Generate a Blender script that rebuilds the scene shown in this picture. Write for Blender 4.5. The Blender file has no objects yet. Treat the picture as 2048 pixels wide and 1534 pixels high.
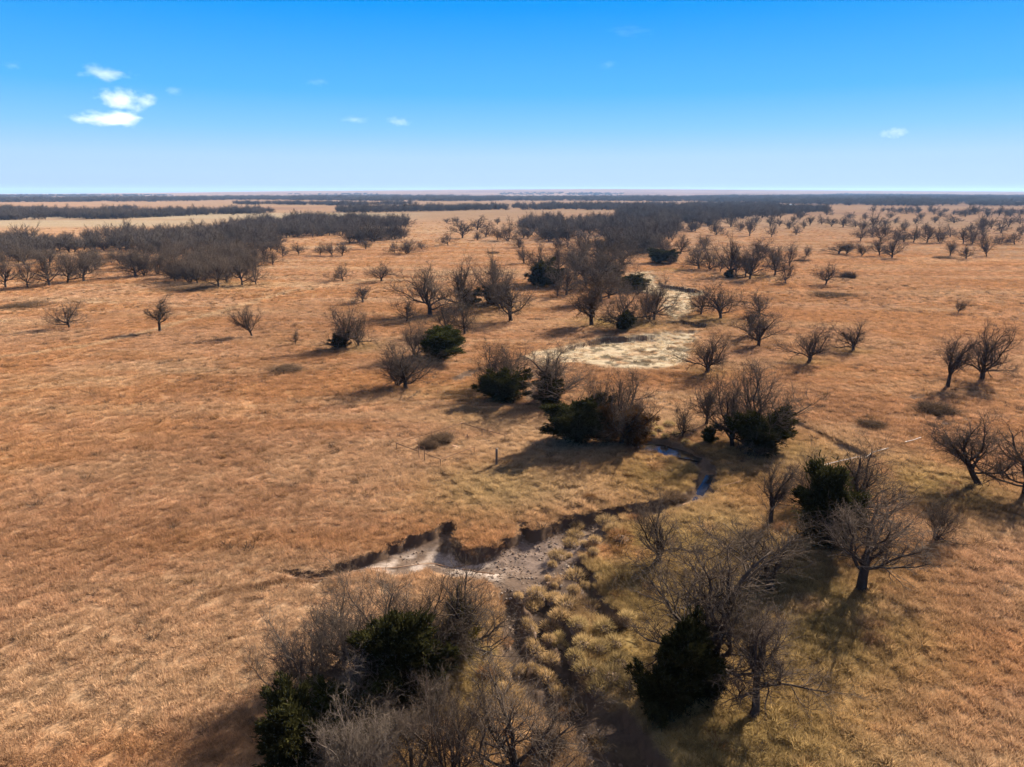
import bpy, math, random
import numpy as np
from mathutils import Vector

S = bpy.context.scene
COL = S.collection
R = math.radians

# ------------------------------------------------------------------ camera
CAM_H, PITCH, F = 36.0, R(15.3), 1400.0
CP, SP = math.cos(PITCH), math.sin(PITCH)
cam_data = bpy.data.cameras.new('camera')
cam_data.sensor_width = 36.0
cam_data.lens = F / 2048 * 36.0
cam_data.clip_start = 0.5
cam_data.clip_end = 60000
cam = bpy.data.objects.new('camera', cam_data)
COL.objects.link(cam)
cam.location = (0, 0, CAM_H)
cam.rotation_euler = (math.pi / 2 - PITCH, 0, 0)
S.camera = cam

# ------------------------------------------------------------------ sky and sun
SUN_AZ, SUN_EL = R(42), R(29)
world = bpy.data.worlds.new('World')
S.world = world
world.use_nodes = True
wn = world.node_tree
bg = wn.nodes['Background']
sky = wn.nodes.new('ShaderNodeTexSky')
sky.sky_type = 'NISHITA'
sky.sun_disc = False
sky.sun_elevation = SUN_EL
sky.sun_rotation = SUN_AZ
sky.altitude = 300
sky.air_density = 1.0
sky.dust_density = 0.0
sky.ozone_density = 3.0
# clear polarised winter sky: the sky texture drawn towards an even deep blue that pales to the horizon
geo_w = wn.nodes.new('ShaderNodeTexCoord')
sep_w = wn.nodes.new('ShaderNodeSeparateXYZ')
wn.links.new(geo_w.outputs['Generated'], sep_w.inputs[0])
ramp = wn.nodes.new('ShaderNodeValToRGB')
cr = ramp.color_ramp
cr.interpolation = 'LINEAR'
for pos, c in [(0.0, (.40, .50, .52)), (.010, (.44, .60, .76)), (.022, (.46, .655, .88)), (.045, (.44, .67, .96)), (.08, (.25, .59, .98)), (.125, (.10, .48, 1.0)), (.225, (.001, .325, 1.02)), (.5, (.001, .13, .62)), (1.0, (.001, .075, .42))]:
    e = cr.elements.new(pos); e.color = (*c, 1)
cr.elements.remove(cr.elements[0]); cr.elements.remove(cr.elements[-1])
wn.links.new(sep_w.outputs['Z'], ramp.inputs['Fac'])
scl_w = wn.nodes.new('ShaderNodeVectorMath'); scl_w.operation = 'SCALE'; scl_w.inputs['Scale'].default_value = 4.25
wn.links.new(ramp.outputs['Color'], scl_w.inputs[0])
mix_w = wn.nodes.new('ShaderNodeMix'); mix_w.data_type = 'RGBA'; mix_w.inputs['Factor'].default_value = .985
wn.links.new(sky.outputs[0], mix_w.inputs['A']); wn.links.new(scl_w.outputs[0], mix_w.inputs['B'])
wn.links.new(mix_w.outputs['Result'], bg.inputs['Color'])
bg.inputs['Strength'].default_value = 0.05

sun_dir = Vector((math.sin(SUN_AZ) * math.cos(SUN_EL), math.cos(SUN_AZ) * math.cos(SUN_EL), math.sin(SUN_EL)))
sl = bpy.data.lights.new('sun', 'SUN')
sl.energy = 5.0
sl.angle = R(0.53)
sl.color = (1.0, 0.93, 0.82)
so = bpy.data.objects.new('sun', sl)
COL.objects.link(so)
so.rotation_euler = sun_dir.to_track_quat('Z', 'Y').to_euler()

S.view_settings.view_transform = 'Standard'
S.view_settings.look = 'None'
S.view_settings.gamma = 1
S.view_settings.use_curve_mapping = False
S.view_settings.exposure = 2.3
S.cycles.max_bounces = 6
S.cycles.diffuse_bounces = 2
S.cycles.transmission_bounces = 3
S.cycles.volume_bounces = 4
S.cycles.use_denoising = True

# ------------------------------------------------------------------ numeric helpers
def sstep(a, b, x):
    t = np.clip((x - a) / (b - a), 0, 1)
    return t * t * (3 - 2 * t)

def _hash(ix, iy, seed):
    h = (ix * 374761393 + iy * 668265263 + seed * 1274126177) & 0xFFFFFFFF
    h = ((h ^ (h >> 13)) * 1274126177) & 0xFFFFFFFF
    h = h ^ (h >> 16)
    return (h & 0xFFFF) / 65535.0

def vnoise(x, y, seed=0):
    ix = np.floor(x).astype(np.int64); iy = np.floor(y).astype(np.int64)
    fx = x - ix; fy = y - iy
    fx = fx * fx * (3 - 2 * fx); fy = fy * fy * (3 - 2 * fy)
    a = _hash(ix, iy, seed); b = _hash(ix + 1, iy, seed)
    c = _hash(ix, iy + 1, seed); d = _hash(ix + 1, iy + 1, seed)
    return (a * (1 - fx) + b * fx) * (1 - fy) + (c * (1 - fx) + d * fx) * fy

def fbm(x, y, scale, octv=4, seed=0):
    s = 0; amp = 1; tot = 0
    for o in range(octv):
        f = 2 ** o / scale
        s = s + amp * vnoise(x * f + 17.3 * o, y * f - 9.1 * o, seed + o)
        tot += amp; amp *= 0.55
    return s / tot

def G(px, py, z=0.0):
    """ground point seen at pixel (px, py) of the photograph, at height z"""
    u = (px - 1024) / F; v = (767 - py) / F
    dy = CP + v * SP; dz = -SP + v * CP
    t = (z - CAM_H) / dz
    return (u * t, dy * t)

def Gp(pts):
    return [G(p[0], p[1]) + tuple(p[2:]) for p in pts]

def seg_dist(x, y, pts, closed=True):
    """distance to a polyline, index+fraction of nearest vertex value"""
    n = len(pts)
    best = np.full(x.shape, 1e18); val = np.zeros(x.shape)
    rng_ = range(n) if closed else range(n - 1)
    for i in rng_:
        a = pts[i]; b = pts[(i + 1) % n]
        ex, ey = b[0] - a[0], b[1] - a[1]
        L2 = ex * ex + ey * ey + 1e-12
        t = np.clip(((x - a[0]) * ex + (y - a[1]) * ey) / L2, 0, 1)
        d = (x - a[0] - t * ex) ** 2 + (y - a[1] - t * ey) ** 2
        va = a[2] if len(a) > 2 else 1; vb = b[2] if len(b) > 2 else 1
        m = d < best
        best = np.where(m, d, best)
        val = np.where(m, va + (vb - va) * t, val)
    return np.sqrt(best), val

def inside(x, y, pts):
    c = np.zeros(x.shape, bool)
    n = len(pts)
    for i in range(n):
        x0, y0 = pts[i][:2]; x1, y1 = pts[(i + 1) % n][:2]
        if y0 == y1: continue
        m = ((y0 > y) != (y1 > y)) & (x < (x1 - x0) * (y - y0) / (y1 - y0) + x0)
        c ^= m
    return c

def sdf(x, y, pts):
    """signed distance (positive inside) and nearest boundary value, only near the polygon"""
    xs = [p[0] for p in pts]; ys = [p[1] for p in pts]
    m = (x > min(xs) - 6) & (x < max(xs) + 6) & (y > min(ys) - 6) & (y < max(ys) + 6)
    sd = np.full(x.shape, -6.0); val = np.zeros(x.shape)
    if m.any():
        d, v = seg_dist(x[m], y[m], pts)
        ins = inside(x[m], y[m], pts)
        sd[m] = np.where(ins, d, -d); val[m] = v
    return sd, val

def idw(x, y, pts):
    num = 0; den = 0
    for p in pts:
        w = 1.0 / ((x - p[0]) ** 2 + (y - p[1]) ** 2 + 0.6) ** 1.5
        num = num + w * p[2]; den = den + w
    return num / den

# ------------------------------------------------------------------ creek layout
BED = Gp([(545,1143,.2),(575,1140,.5),(600,1147,1.0),(640,1141,1.2),(662,1133,1.2),(700,1120,1.1),(752,1104,1.0),(776,1088,1.1),
  (800,1083,1.2),(815,1073,1.1),(850,1066,1.1),(868,1060,1.0),(885,1048,1.3),(903,1038,1.0),(916,1048,1.3),
  (909,1072,1.5),(913,1090,1.6),(933,1100,1.6),(962,1096,1.5),(1005,1077,1.2),(1035,1066,1.2),(1049,1042,1.0),(1062,1060,1.4),
  (1085,1058,1.2),(1100,1047,1.3),(1130,1035,1.3),(1180,1024,1.3),(1240,1012,1.3),(1300,1002,1.3),(1345,1006,.5),
  (1330,1022,.25),(1235,1050,.4),(1195,1090,.35),(1172,1130,.35),(1165,1180,.35),(1150,1235,.4),(1165,1290,.4),(1150,1340,.5),
  (1150,1390,.5),(1225,1415,.6),(1265,1440,.7),(1330,1560,.9),(1190,1560,.7),(1140,1440,.5),(1060,1400,.6),(1032,1340,.8),
  (1016,1260,.8),(1004,1205,.5),(985,1170,.15),(940,1158,.12),(880,1146,.12),(850,1142,.12),(800,1154,.12),(780,1150,.12),
  (740,1140,.12),(700,1150,.12),(632,1166,.12),(590,1160,.1)])
MEANDER = Gp([(1050,712,.3),(1090,704,.5),(1130,695,.6),(1170,683,.9),(1220,672,1.1),(1290,671,1.1),(1312,668,.4),(1340,662,.5),
  (1375,659,.5),(1402,662,.4),(1385,690,.1),(1380,715,.1),(1322,738,.1),(1260,739,.1),(1190,734,.1),(1140,729,.1),(1080,732,.2)])
UPPER = Gp([(1255,547,.2),(1300,541,.3),(1318,560,.4),(1325,569,.9),(1395,579,1.2),(1408,584,.4),(1384,600,.1),(1388,625,.1),(1342,642,.1),(1330,620,.1),
  (1318,592,.1),(1268,578,.1)])
BANKC = Gp([(1318,643,.8),(1370,640,1.2),(1422,651,1.3),(1408,662,.2),(1360,657,.2)])
BANKD = Gp([(1050,637,1.0),(1102,636,.8),(1106,643,.1),(1052,644,.1)])
CUTS = [(BED, .3), (MEANDER, 1.2), (UPPER, .8), (BANKC, .8), (BANKD, .8)]
CHANNELS = [  # px line, width m, depth m
  ([(1085,716),(1040,720),(1000,730),(950,742),(910,758),(880,768)], 3.0, .7),
  ([(1085,716),(1070,745),(1060,775),(1070,800)], 3.0, .55),
  ([(1070,800),(1110,822),(1180,848),(1240,868),(1285,886)], 2.2, .4),
  ([(1288,890),(1318,887),(1350,899),(1392,917)], 5.0, .9),
  ([(1392,917),(1420,936),(1414,962),(1394,990),(1355,1006),(1310,1012)], 2.8, 1.02),
  ([(1018,1195),(1024,1250),(1032,1300),(1045,1345),(1065,1385),(1130,1420)], 2.3, 1.25),
  ([(1070,1200),(1078,1240),(1090,1300),(1105,1350),(1130,1400)], 1.9, 1.1),
  ([(1090,1190),(1110,1240),(1135,1290),(1140,1350),(1160,1410)], 1.8, 1.0),
  ([(1150,1120),(1175,1160),(1190,1210),(1240,1240)], 1.8, .8),
  ([(1130,1420),(1180,1430),(1230,1440),(1290,1540)], 3.4, .9),
  ([(1560,838),(1600,850),(1640,868),(1690,892),(1740,915)], 2.2, .5),
  ([(1830,790),(1850,815),(1890,845)], 2.0, .35),
  ([(505,742),(545,752),(600,758)], 1.0, .25),
]
CH_W = [([G(*p) for p in pl], w, d) for pl, w, d in CHANNELS]

TUSS = Gp([(1045,1190),(1120,1140),(1165,1090),(1200,1050),(1260,1000),(1360,1000),(1360,1570),(1190,1570),(1060,1405),(1030,1300)])

def grassy(x, y, tz=None):
    """where sod islands stand between the ruts of the lower creek bed"""
    if tz is None: tz, _ = sdf(x, y, TUSS)
    return sstep(-.5, 1.0, tz) * sstep(.53, .60, fbm(x * 1.35 + y * .25, y * .62, 1.9, 3, 91))

def height(x, y):
    x = np.asarray(x, float); y = np.asarray(y, float)
    r = np.hypot(x, y)
    h = 0.35 * (fbm(x, y, 30, 3, 5) - .5) * sstep(400, 150, r)
    h += 5.0 * (fbm(x, y, 700, 3, 9) - .5) * sstep(700, 2200, r)
    # the swell on the horizon: highest in the middle
    top = 36 + 46 * np.exp(-((x - 1500) / 5200) ** 2)
    top = np.where(x < -3000, top * (1 - .9 * sstep(-3000, -8500, x)), top)
    top = top * (.93 + .14 * fbm(x, y * .2, 1400, 3, 31))
    h += top * sstep(6500, 12500, y)
    # low pale rise behind the central grove
    gx, gy = G(1130, 428)
    h += 3.2 * np.exp(-((x - gx) / 190) ** 2 - ((y - gy) / 170) ** 2)
    near = (r < 420) & (y > 10)
    if near.any():
        xn, yn = x[near], y[near]
        hn = np.zeros(xn.shape)
        wx = xn + 1.0 * (fbm(xn, yn, 2.2, 3, 40) - .5) + .5 * (fbm(xn, yn, .8, 2, 41) - .5)
        wy = yn + 1.0 * (fbm(xn, yn, 2.2, 3, 50) - .5) + .5 * (fbm(xn, yn, .8, 2, 51) - .5)
        for poly, w in CUTS:
            sd, val = sdf(wx, wy, poly)
            m = sd > -1
            if not m.any(): continue
            k = sstep(-.1, w, sd[m])
            dep = idw(xn[m], yn[m], poly)
            if poly is BED:
                dep = dep * 1.2 + .25
            near_edge = np.exp(-np.maximum(sd[m], 0) / 2.0)
            dep = dep * (1 - near_edge) + np.maximum(val[m], .0) * near_edge
            if poly is MEANDER or poly is UPPER:
                dep = dep * 1.35
            if poly is BED:
                dep = dep * (1 - .78 * grassy(xn[m], yn[m]))
            lump = (fbm(xn[m], yn[m], 1.1, 3, 60) - .5) * .34 + (fbm(xn[m], yn[m], .5, 2, 61) - .5) * .2
            hn[m] = np.minimum(hn[m], -k * dep + k * sstep(.3, 1.5, sd[m]) * lump * np.clip(dep * 1.3, .25 if poly is BED else .7, 1))
        for line, w, d in CH_W:
            dist, _ = seg_dist(wx, wy, line, closed=False)
            dist = dist * (.75 + .6 * fbm(xn, yn, 3.0, 2, 83))
            m = dist < w
            if m.any():
                hn[m] = np.minimum(hn[m], 0) - np.maximum(0, d * sstep(w * .62, w * .25, dist[m]) + np.minimum(hn[m], 0) * .7 * sstep(w * .62, w * .25, dist[m]))
        hn += .10 * (fbm(xn, yn, 1.6, 2, 70) - .5) * sstep(160, 80, np.hypot(xn, yn))
        h[near] += hn
    return h

def hz(x, y):
    return float(height(np.array([x]), np.array([y]))[0])

def place(px, py):
    z = 0.0
    for _ in range(8):
        x, y = G(px, py, z)
        z = .5 * z + .5 * hz(x, y) if z else hz(x, y)
    x, y = G(px, py, z)
    return x, y, hz(x, y)

def top_height(y, z, ytop):
    V = (767 - ytop) / F
    q = y * (V * CP - SP) / (CP + V * SP)
    return CAM_H + q - z

def depth_of(y, z):
    return y * CP - (z - CAM_H) * SP

# ------------------------------------------------------------------ ground colour (what grows or lies there)
C_TAN = np.array((.322, .183, .099)); C_ORANGE = np.array((.315, .157, .068)); C_RED = np.array((.236, .120, .060))
C_STRAW = np.array((.372, .250, .140)); C_LUSH = np.array((.232, .158, .059)); C_PALE = np.array((.238, .182, .112))
C_MUDP = np.array((.275, .212, .165)); C_MUD = np.array((.095, .064, .045))
C_FAR = np.array((.225, .130, .072)); C_GREY = np.array((.11, .070, .047)); C_GRAVEL = np.array((.155, .110, .084))

MUDP_POLY = Gp([(600,1158),(640,1150),(700,1128),(755,1110),(790,1092),(850,1078),(905,1060),(925,1100),(990,1092),(1010,1120),(1000,1160),(900,1150),(850,1144),(795,1156),(735,1142),(630,1168)])
LUSH_BLOBS = [  # px, py, radius px-metres, amount
  (1300,1080,6,.8),(1230,1130,5,.8),(1280,1200,6,.8),(1250,1300,6,.9),(1400,1080,8,.5),(1480,1060,8,.5),(1450,1180,8,.7),(1600,1200,8,.8),(1680,1260,7,.7),
  (1560,1330,7,.6),(1480,1480,7,.8),(1620,1480,6,.5),(1350,1500,6,.8),(1330,940,7,.6),(1400,960,5,.5),(1300,960,8,.45),(1600,900,7,.6),(1560,960,7,.5),
  (1440,900,6,.6),(930,1280,5,.7),(870,1370,5,.6),(900,1440,6,.7),(760,1440,5,.6),(980,1330,4,.6),(1700,1100,7,.5),(1850,960,8,.55),(1900,980,8,.6),
  (960,985,8,.45),(1040,960,8,.35),(920,790,8,.3),(960,830,7,.3),(1210,645,9,.7),(1280,650,9,.6),(1410,640,9,.6),(1250,570,10,.7),(1230,560,9,.5),
  (990,615,10,.5),(940,640,9,.3),(440,570,16,.35),(720,695,6,.5),(1390,700,6,.3),(1420,745,5,.4),(1620,722,5,.4),(1710,705,5,.4),(1430,520,14,.4),
  (1500,555,14,.35),(1340,540,8,.6)]
LUSH_W = [(G(a, b)[0], G(a, b)[1], r, k) for a, b, r, k in LUSH_BLOBS]
STRAW_BLOBS = [(1150,980,7,.6),(1020,990,7,.7),(960,960,6,.5),(1060,900,7,.4),(1040,860,6,.4),(1330,840,6,.6),(1350,800,6,.5),(1420,1040,6,.6),(1520,1110,7,.5),(1600,1230,6,.5),
  (1590,920,6,.5),(1700,880,7,.4),(830,790,6,.4),(1150,900,5,.4),(1900,950,7,.4),(1560,1270,5,.5)]
STRAW_W = [(G(a, b)[0], G(a, b)[1], r, k) for a, b, r, k in STRAW_BLOBS]
RED_BLOBS = [(600,650,22,.6),(620,740,14,.4),(480,880,14,.5),(300,1010,12,.6),(560,1000,10,.5),(150,1060,10,.6),(720,1060,7,.5),(1250,790,10,.4),(1650,800,16,.6),(1760,830,14,.5),
  (1550,660,20,.4),(1800,1140,9,.7),(1900,1180,8,.5),(1750,560,40,.4),(430,780,16,.5),(1290,960,4,.5),(1230,990,5,.5)]
RED_W = [(G(a, b)[0], G(a, b)[1], r, k) for a, b, r, k in RED_BLOBS]
TRACKS = [([G(*p) for p in [(-60,722),(60,708),(200,688),(280,668),(360,646),(430,628),(520,600),(580,583),(660,572),(760,560)]], 2.6, .75),
  ([G(*p) for p in [(-50,790),(150,765),(300,748),(420,738)]], 3.0, .35),
  ([G(*p) for p in [(-50,1080),(150,1065),(350,1045),(520,1030)]], 1.6, -.5),
  ([G(*p) for p in [(430,1192),(500,1179),(560,1166),(625,1160)]], .9, -.9), ([G(*p) for p in [(592,1040),(600,1010),(612,985),(625,945),(636,905)]], .6, -.5)]


def blend(c, col, k):
    return c * (1 - k[:, None]) + col[None, :] * k[:, None]

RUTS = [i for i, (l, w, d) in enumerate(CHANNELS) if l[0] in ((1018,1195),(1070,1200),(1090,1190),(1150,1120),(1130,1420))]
C_WET_SHADE = np.array((.034, .024, .018))  # wet mud in the ruts; painted evergreen shadow in the bottom channel

def ground_masks(x, y):
    wx = x + 1.0 * (fbm(x, y, 2.2, 3, 40) - .5) + .5 * (fbm(x, y, .8, 2, 41) - .5); wy = y + 1.0 * (fbm(x, y, 2.2, 3, 50) - .5) + .5 * (fbm(x, y, .8, 2, 51) - .5)
    bed, _ = sdf(wx, wy, BED)
    mud = sstep(-.2, .5, bed)
    tz, _ = sdf(x, y, TUSS)
    mud = mud * (1 - .97 * grassy(x, y, tz))
    pale = np.zeros(x.shape)
    for P in (MEANDER, UPPER):
        s, _ = sdf(x + 5 * (fbm(x, y, 7, 3, 44) - .5), y + 6 * (fbm(x, y, 7, 3, 45) - .5), P); pale = np.maximum(pale, sstep(-1.6, 2.4, s + 2.2 * (fbm(x, y, 2.4, 3, 47) - .5)))
    ch = np.zeros(x.shape)
    for i, (line, w, d) in enumerate(CH_W):
        if d < .3: continue
        dist, _ = seg_dist(wx, wy, line, closed=False)
        ch = np.maximum(ch, sstep(w * .62, w * .4, dist) * (1 if i in (3, 4) else sstep(.38, .58, fbm(x, y, 2.6, 3, 66))))
    return mud, pale, ch

def ground_color(x, y, under=False):
    """albedo of the sward at each point and a 0..1 measure of bare mud"""
    r = np.hypot(x, y)
    n1 = fbm(x, y, 26, 4, 1); n2 = fbm(x * .5, y * 1.6, 14, 4, 2); n3 = fbm(x, y, 5, 3, 3)
    c = np.repeat(C_TAN[None, :], x.size, 0)
    c = blend(c, C_ORANGE, sstep(.42, .68, n1) * .8)
    nb_ = fbm(x * .22 + y * .04, y * 1.15, 11, 4, 8)
    c = blend(c, C_STRAW, sstep(.5, .72, n2) * .45)
    c = blend(c, C_ORANGE * .92, sstep(.5, .68, nb_) * .75)
    c = blend(c, C_STRAW, sstep(.45, .3, nb_) * .35)
    c = blend(c, C_RED, sstep(.52, .75, n3) * .2)
    c = blend(c, C_RED, sstep(-30, 60, x) * sstep(60, 110, y) * .28)     # ruddier grass east of the creek
    for bx, by, br, k in RED_W:
        d = np.hypot(x - bx, (y - by) * .8); m = d < br * 2.2
        if m.any():
            kk = np.zeros(x.shape); kk[m] = k * np.exp(-(d[m] / br) ** 2) * sstep(.3, .6, n3[m] * .5 + n2[m] * .5)
            c = blend(c, C_RED, kk)
    for W, colr in ((STRAW_W, C_STRAW), (LUSH_W, C_LUSH)):
        for bx, by, br, k in W:
            d = np.hypot(x - bx, y - by); m = d < br * 2.2
            if m.any():
                kk = np.zeros(x.shape); kk[m] = k * np.exp(-(d[m] / br) ** 2) * sstep(.2, .6, n3[m] + .15)
                c = blend(c, colr, kk)
    for line, w, k in TRACKS:
        m = r < 500
        if m.any():
            d, _ = seg_dist(x[m], y[m], line, closed=False)
            kk = np.zeros(x.shape); kk[m] = abs(k) * sstep(w, w * .3, d + 1.2 * (n3[m] - .5))
            c = blend(c, C_STRAW if k > 0 else C_RED * (1 if w > 1 else .55), kk)
    # far fields: large patches of pale hay, tan grass and greyish brush
    far = sstep(450, 1100, r)
    nf = fbm(x * .35, y, 420, 4, 21)
    cf = np.repeat(C_FAR[None, :], x.size, 0)
    cf = blend(cf, C_PALE * .75, sstep(.5, .66, nf) * .3)
    cf = blend(cf, C_GREY, sstep(.52, .4, nf) * .45)
    c = c * (1 - far[:, None]) + cf * far[:, None]
    # the pale hay field beyond the left grove
    x0, y0 = G(120, 452); x1, _ = G(560, 440)
    k = sstep(900, 980, y + .12 * x) * sstep(1290, 1200, y + .12 * x) * sstep(-100, -260, x)
    k = np.maximum(k, sstep(730, 800, y) * sstep(1000, 930, y) * sstep(-280, -420, x) * .9)
    c = blend(c, C_PALE, k * .85)
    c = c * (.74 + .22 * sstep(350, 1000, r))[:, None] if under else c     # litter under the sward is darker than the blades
    mud, pale, ch = ground_masks(x, y)
    c = blend(c, C_PALE * 1.55, pale * (.45 + .55 * sstep(.3, .6, fbm(x, y, 3, 3, 46))))
    c = c * (1 - .62 * np.clip(pale * 1.4, 0, 1) * sstep(.47, .36, fbm(x * .8, y * .8, 1.9, 3, 48)))[:, None]
    c = blend(c, C_MUD, np.clip(ch * .95, 0, 1) * (1 - pale * .6))
    mp, _ = sdf(x, y, MUDP_POLY)
    nm = fbm(x, y, 1.6, 4, 33)
    mc = np.repeat(C_MUD[None, :], x.size, 0) * (.75 + .7 * nm[:, None])
    kk = sstep(-.6, .8, mp) * sstep(.40, .60, nm)
    mc = blend(mc, C_MUDP, kk * .95)
    mxa, mya = G(1080, 1090); dd = np.hypot((x - mxa) / 6, (y - mya) / 5)
    mc = blend(mc, C_GRAVEL, sstep(1.3, .2, dd) * .8)
    c = c * (1 - mud[:, None]) + mc * mud[:, None]
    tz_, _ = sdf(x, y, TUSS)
    c = blend(c, C_WET_SHADE * 1.5, mud * sstep(-.5, 1.5, tz_) * .55)
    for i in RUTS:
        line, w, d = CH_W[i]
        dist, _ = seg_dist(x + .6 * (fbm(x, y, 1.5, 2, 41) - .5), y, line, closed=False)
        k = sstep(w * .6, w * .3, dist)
        c = blend(c, C_WET_SHADE, k * .9); ch = np.maximum(ch, k)
    bare = np.maximum(mud, ch)
    return np.clip(c, 0.01, .8), bare, pale

# ------------------------------------------------------------------ materials
def new_mat(name):
    m = bpy.data.materials.new(name)
    m.use_nodes = True
    nt = m.node_tree
    for n in list(nt.nodes): nt.nodes.remove(n)
    out = nt.nodes.new('ShaderNodeOutputMaterial')
    return m, nt, out

def N(nt, typ, **kw):
    n = nt.nodes.new(typ)
    for k, v in kw.items():
        if k.startswith('i_'):
            key = k[2:]
            n.inputs[int(key) if key.isdigit() else key].default_value = v
        else:
            setattr(n, k, v)
    return n

def simple_mat(name, col, rough=.9, var=.35, scale=3.0, spec=.0, bump=0.0, col2=None):
    m, nt, out = new_mat(name)
    b = N(nt, 'ShaderNodeBsdfPrincipled')
    b.inputs['Roughness'].default_value = rough
    b.inputs['Specular IOR Level'].default_value = spec
    tc = N(nt, 'ShaderNodeTexCoord')
    oi = N(nt, 'ShaderNodeObjectInfo')
    nz = N(nt, 'ShaderNodeTexNoise'); nz.inputs['Scale'].default_value = scale; nz.inputs['Detail'].default_value = 4
    nt.links.new(tc.outputs['Object'], nz.inputs['Vector'])
    mx = N(nt, 'ShaderNodeMix', data_type='RGBA')
    c2 = col2 or tuple(c * (1 - var) for c in col)
    c1 = col if col2 else tuple(min(1, c * (1 + var)) for c in col)
    mx.inputs['A'].default_value = (*c2, 1); mx.inputs['B'].default_value = (*c1, 1)
    nt.links.new(nz.outputs['Fac'], mx.inputs['Factor'])
    hs = N(nt, 'ShaderNodeHueSaturation')
    mr = N(nt, 'ShaderNodeMapRange'); mr.inputs['To Min'].default_value = .78; mr.inputs['To Max'].default_value = 1.25
    nt.links.new(oi.outputs['Random'], mr.inputs['Value']); nt.links.new(mr.outputs[0], hs.inputs['Value'])
    nt.links.new(mx.outputs['Result'], hs.inputs['Color'])
    nt.links.new(hs.outputs[0], b.inputs['Base Color'])
    if bump:
        bp = N(nt, 'ShaderNodeBump'); bp.inputs['Strength'].default_value = bump; bp.inputs['Distance'].default_value = .05
        nt.links.new(nz.outputs['Fac'], bp.inputs['Height']); nt.links.new(bp.outputs[0], b.inputs['Normal'])
    nt.links.new(b.outputs[0], out.inputs[0])
    return m

def ground_mat():
    m, nt, out = new_mat('ground_sward')
    L = nt.links.new
    at = N(nt, 'ShaderNodeAttribute', attribute_name='gcol')
    ab = N(nt, 'ShaderNodeAttribute', attribute_name='bare')
    geo = N(nt, 'ShaderNodeNewGeometry')
    def noise(sx, sy, det=5, rough=.6):
        mp = N(nt, 'ShaderNodeMapping'); mp.inputs['Scale'].default_value = (sx, sy, sy)
        L(geo.outputs['Position'], mp.inputs['Vector'])
        n = N(nt, 'ShaderNodeTexNoise'); n.inputs['Scale'].default_value = 1; n.inputs['Detail'].default_value = det; n.inputs['Roughness'].default_value = rough
        L(mp.outputs[0], n.inputs['Vector'])
        return n.outputs['Fac']
    n_f = noise(2.6, 2.6, 6, .7); n_m = noise(.33, .5, 5); n_l = noise(.03, .07, 5)
    def mul(col, fac, lo, hi):
        mr = N(nt, 'ShaderNodeMapRange'); mr.inputs['From Min'].default_value = .3; mr.inputs['From Max'].default_value = .7
        mr.inputs['To Min'].default_value = lo; mr.inputs['To Max'].default_value = hi
        L(fac, mr.inputs['Value'])
        v = N(nt, 'ShaderNodeVectorMath', operation='SCALE')
        L(col, v.inputs[0]); L(mr.outputs[0], v.inputs['Scale'])
        return v.outputs[0]
    c = mul(at.outputs['Color'], n_f, .66, 1.34)
    c = mul(c, n_m, .76, 1.24)
    c = mul(c, n_l, .84, 1.16)
    # bare earth where the bank is too steep to hold grass
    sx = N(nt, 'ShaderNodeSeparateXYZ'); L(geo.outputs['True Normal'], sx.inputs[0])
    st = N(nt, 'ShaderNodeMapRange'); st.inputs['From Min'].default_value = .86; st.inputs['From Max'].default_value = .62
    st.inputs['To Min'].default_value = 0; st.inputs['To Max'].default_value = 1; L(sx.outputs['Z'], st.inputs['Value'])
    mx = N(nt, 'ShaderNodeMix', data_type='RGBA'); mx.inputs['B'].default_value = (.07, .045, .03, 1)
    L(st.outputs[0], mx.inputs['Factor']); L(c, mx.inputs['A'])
    b = N(nt, 'ShaderNodeBsdfDiffuse'); b.inputs['Roughness'].default_value = .5
    L(mx.outputs['Result'], b.inputs['Color'])
    bp = N(nt, 'ShaderNodeBump'); bp.inputs['Strength'].default_value = .45; bp.inputs['Distance'].default_value = .12
    ad = N(nt, 'ShaderNodeMath', operation='ADD'); L(n_f, ad.inputs[0]); L(n_m, ad.inputs[1])
    L(ad.outputs[0], bp.inputs['Height']); L(bp.outputs[0], b.inputs['Normal'])
    L(b.outputs[0], out.inputs[0])
    return m

def grass_mat(name, instanced=True, col=None):
    """dry blades: diffuse with light passing through; colour per tuft"""
    m, nt, out = new_mat(name)
    L = nt.links.new
    if instanced:
        at = N(nt, 'ShaderNodeAttribute', attribute_name='col', attribute_type='INSTANCER'); base = at.outputs['Color']
    else:
        rg = N(nt, 'ShaderNodeRGB'); rg.outputs[0].default_value = (*col, 1)
        oi = N(nt, 'ShaderNodeObjectInfo')
        hs0 = N(nt, 'ShaderNodeHueSaturation')
        mr0 = N(nt, 'ShaderNodeMapRange'); mr0.inputs['To Min'].default_value = .7; mr0.inputs['To Max'].default_value = 1.2
        L(oi.outputs['Random'], mr0.inputs['Value']); L(mr0.outputs[0], hs0.inputs['Value']); L(rg.outputs[0], hs0.inputs['Color'])
        base = hs0.outputs[0]
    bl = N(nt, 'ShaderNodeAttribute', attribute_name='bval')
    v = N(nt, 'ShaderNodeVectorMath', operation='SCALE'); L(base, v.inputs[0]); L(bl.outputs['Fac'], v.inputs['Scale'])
    d = N(nt, 'ShaderNodeBsdfDiffuse'); t = N(nt, 'ShaderNodeBsdfTranslucent')
    L(v.outputs[0], d.inputs['Color']); L(v.outputs[0], t.inputs['Color'])
    mx = N(nt, 'ShaderNodeMixShader'); mx.inputs[0].default_value = .36
    L(d.outputs[0], mx.inputs[1]); L(t.outputs[0], mx.inputs[2]); L(mx.outputs[0], out.inputs[0])
    return m

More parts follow.
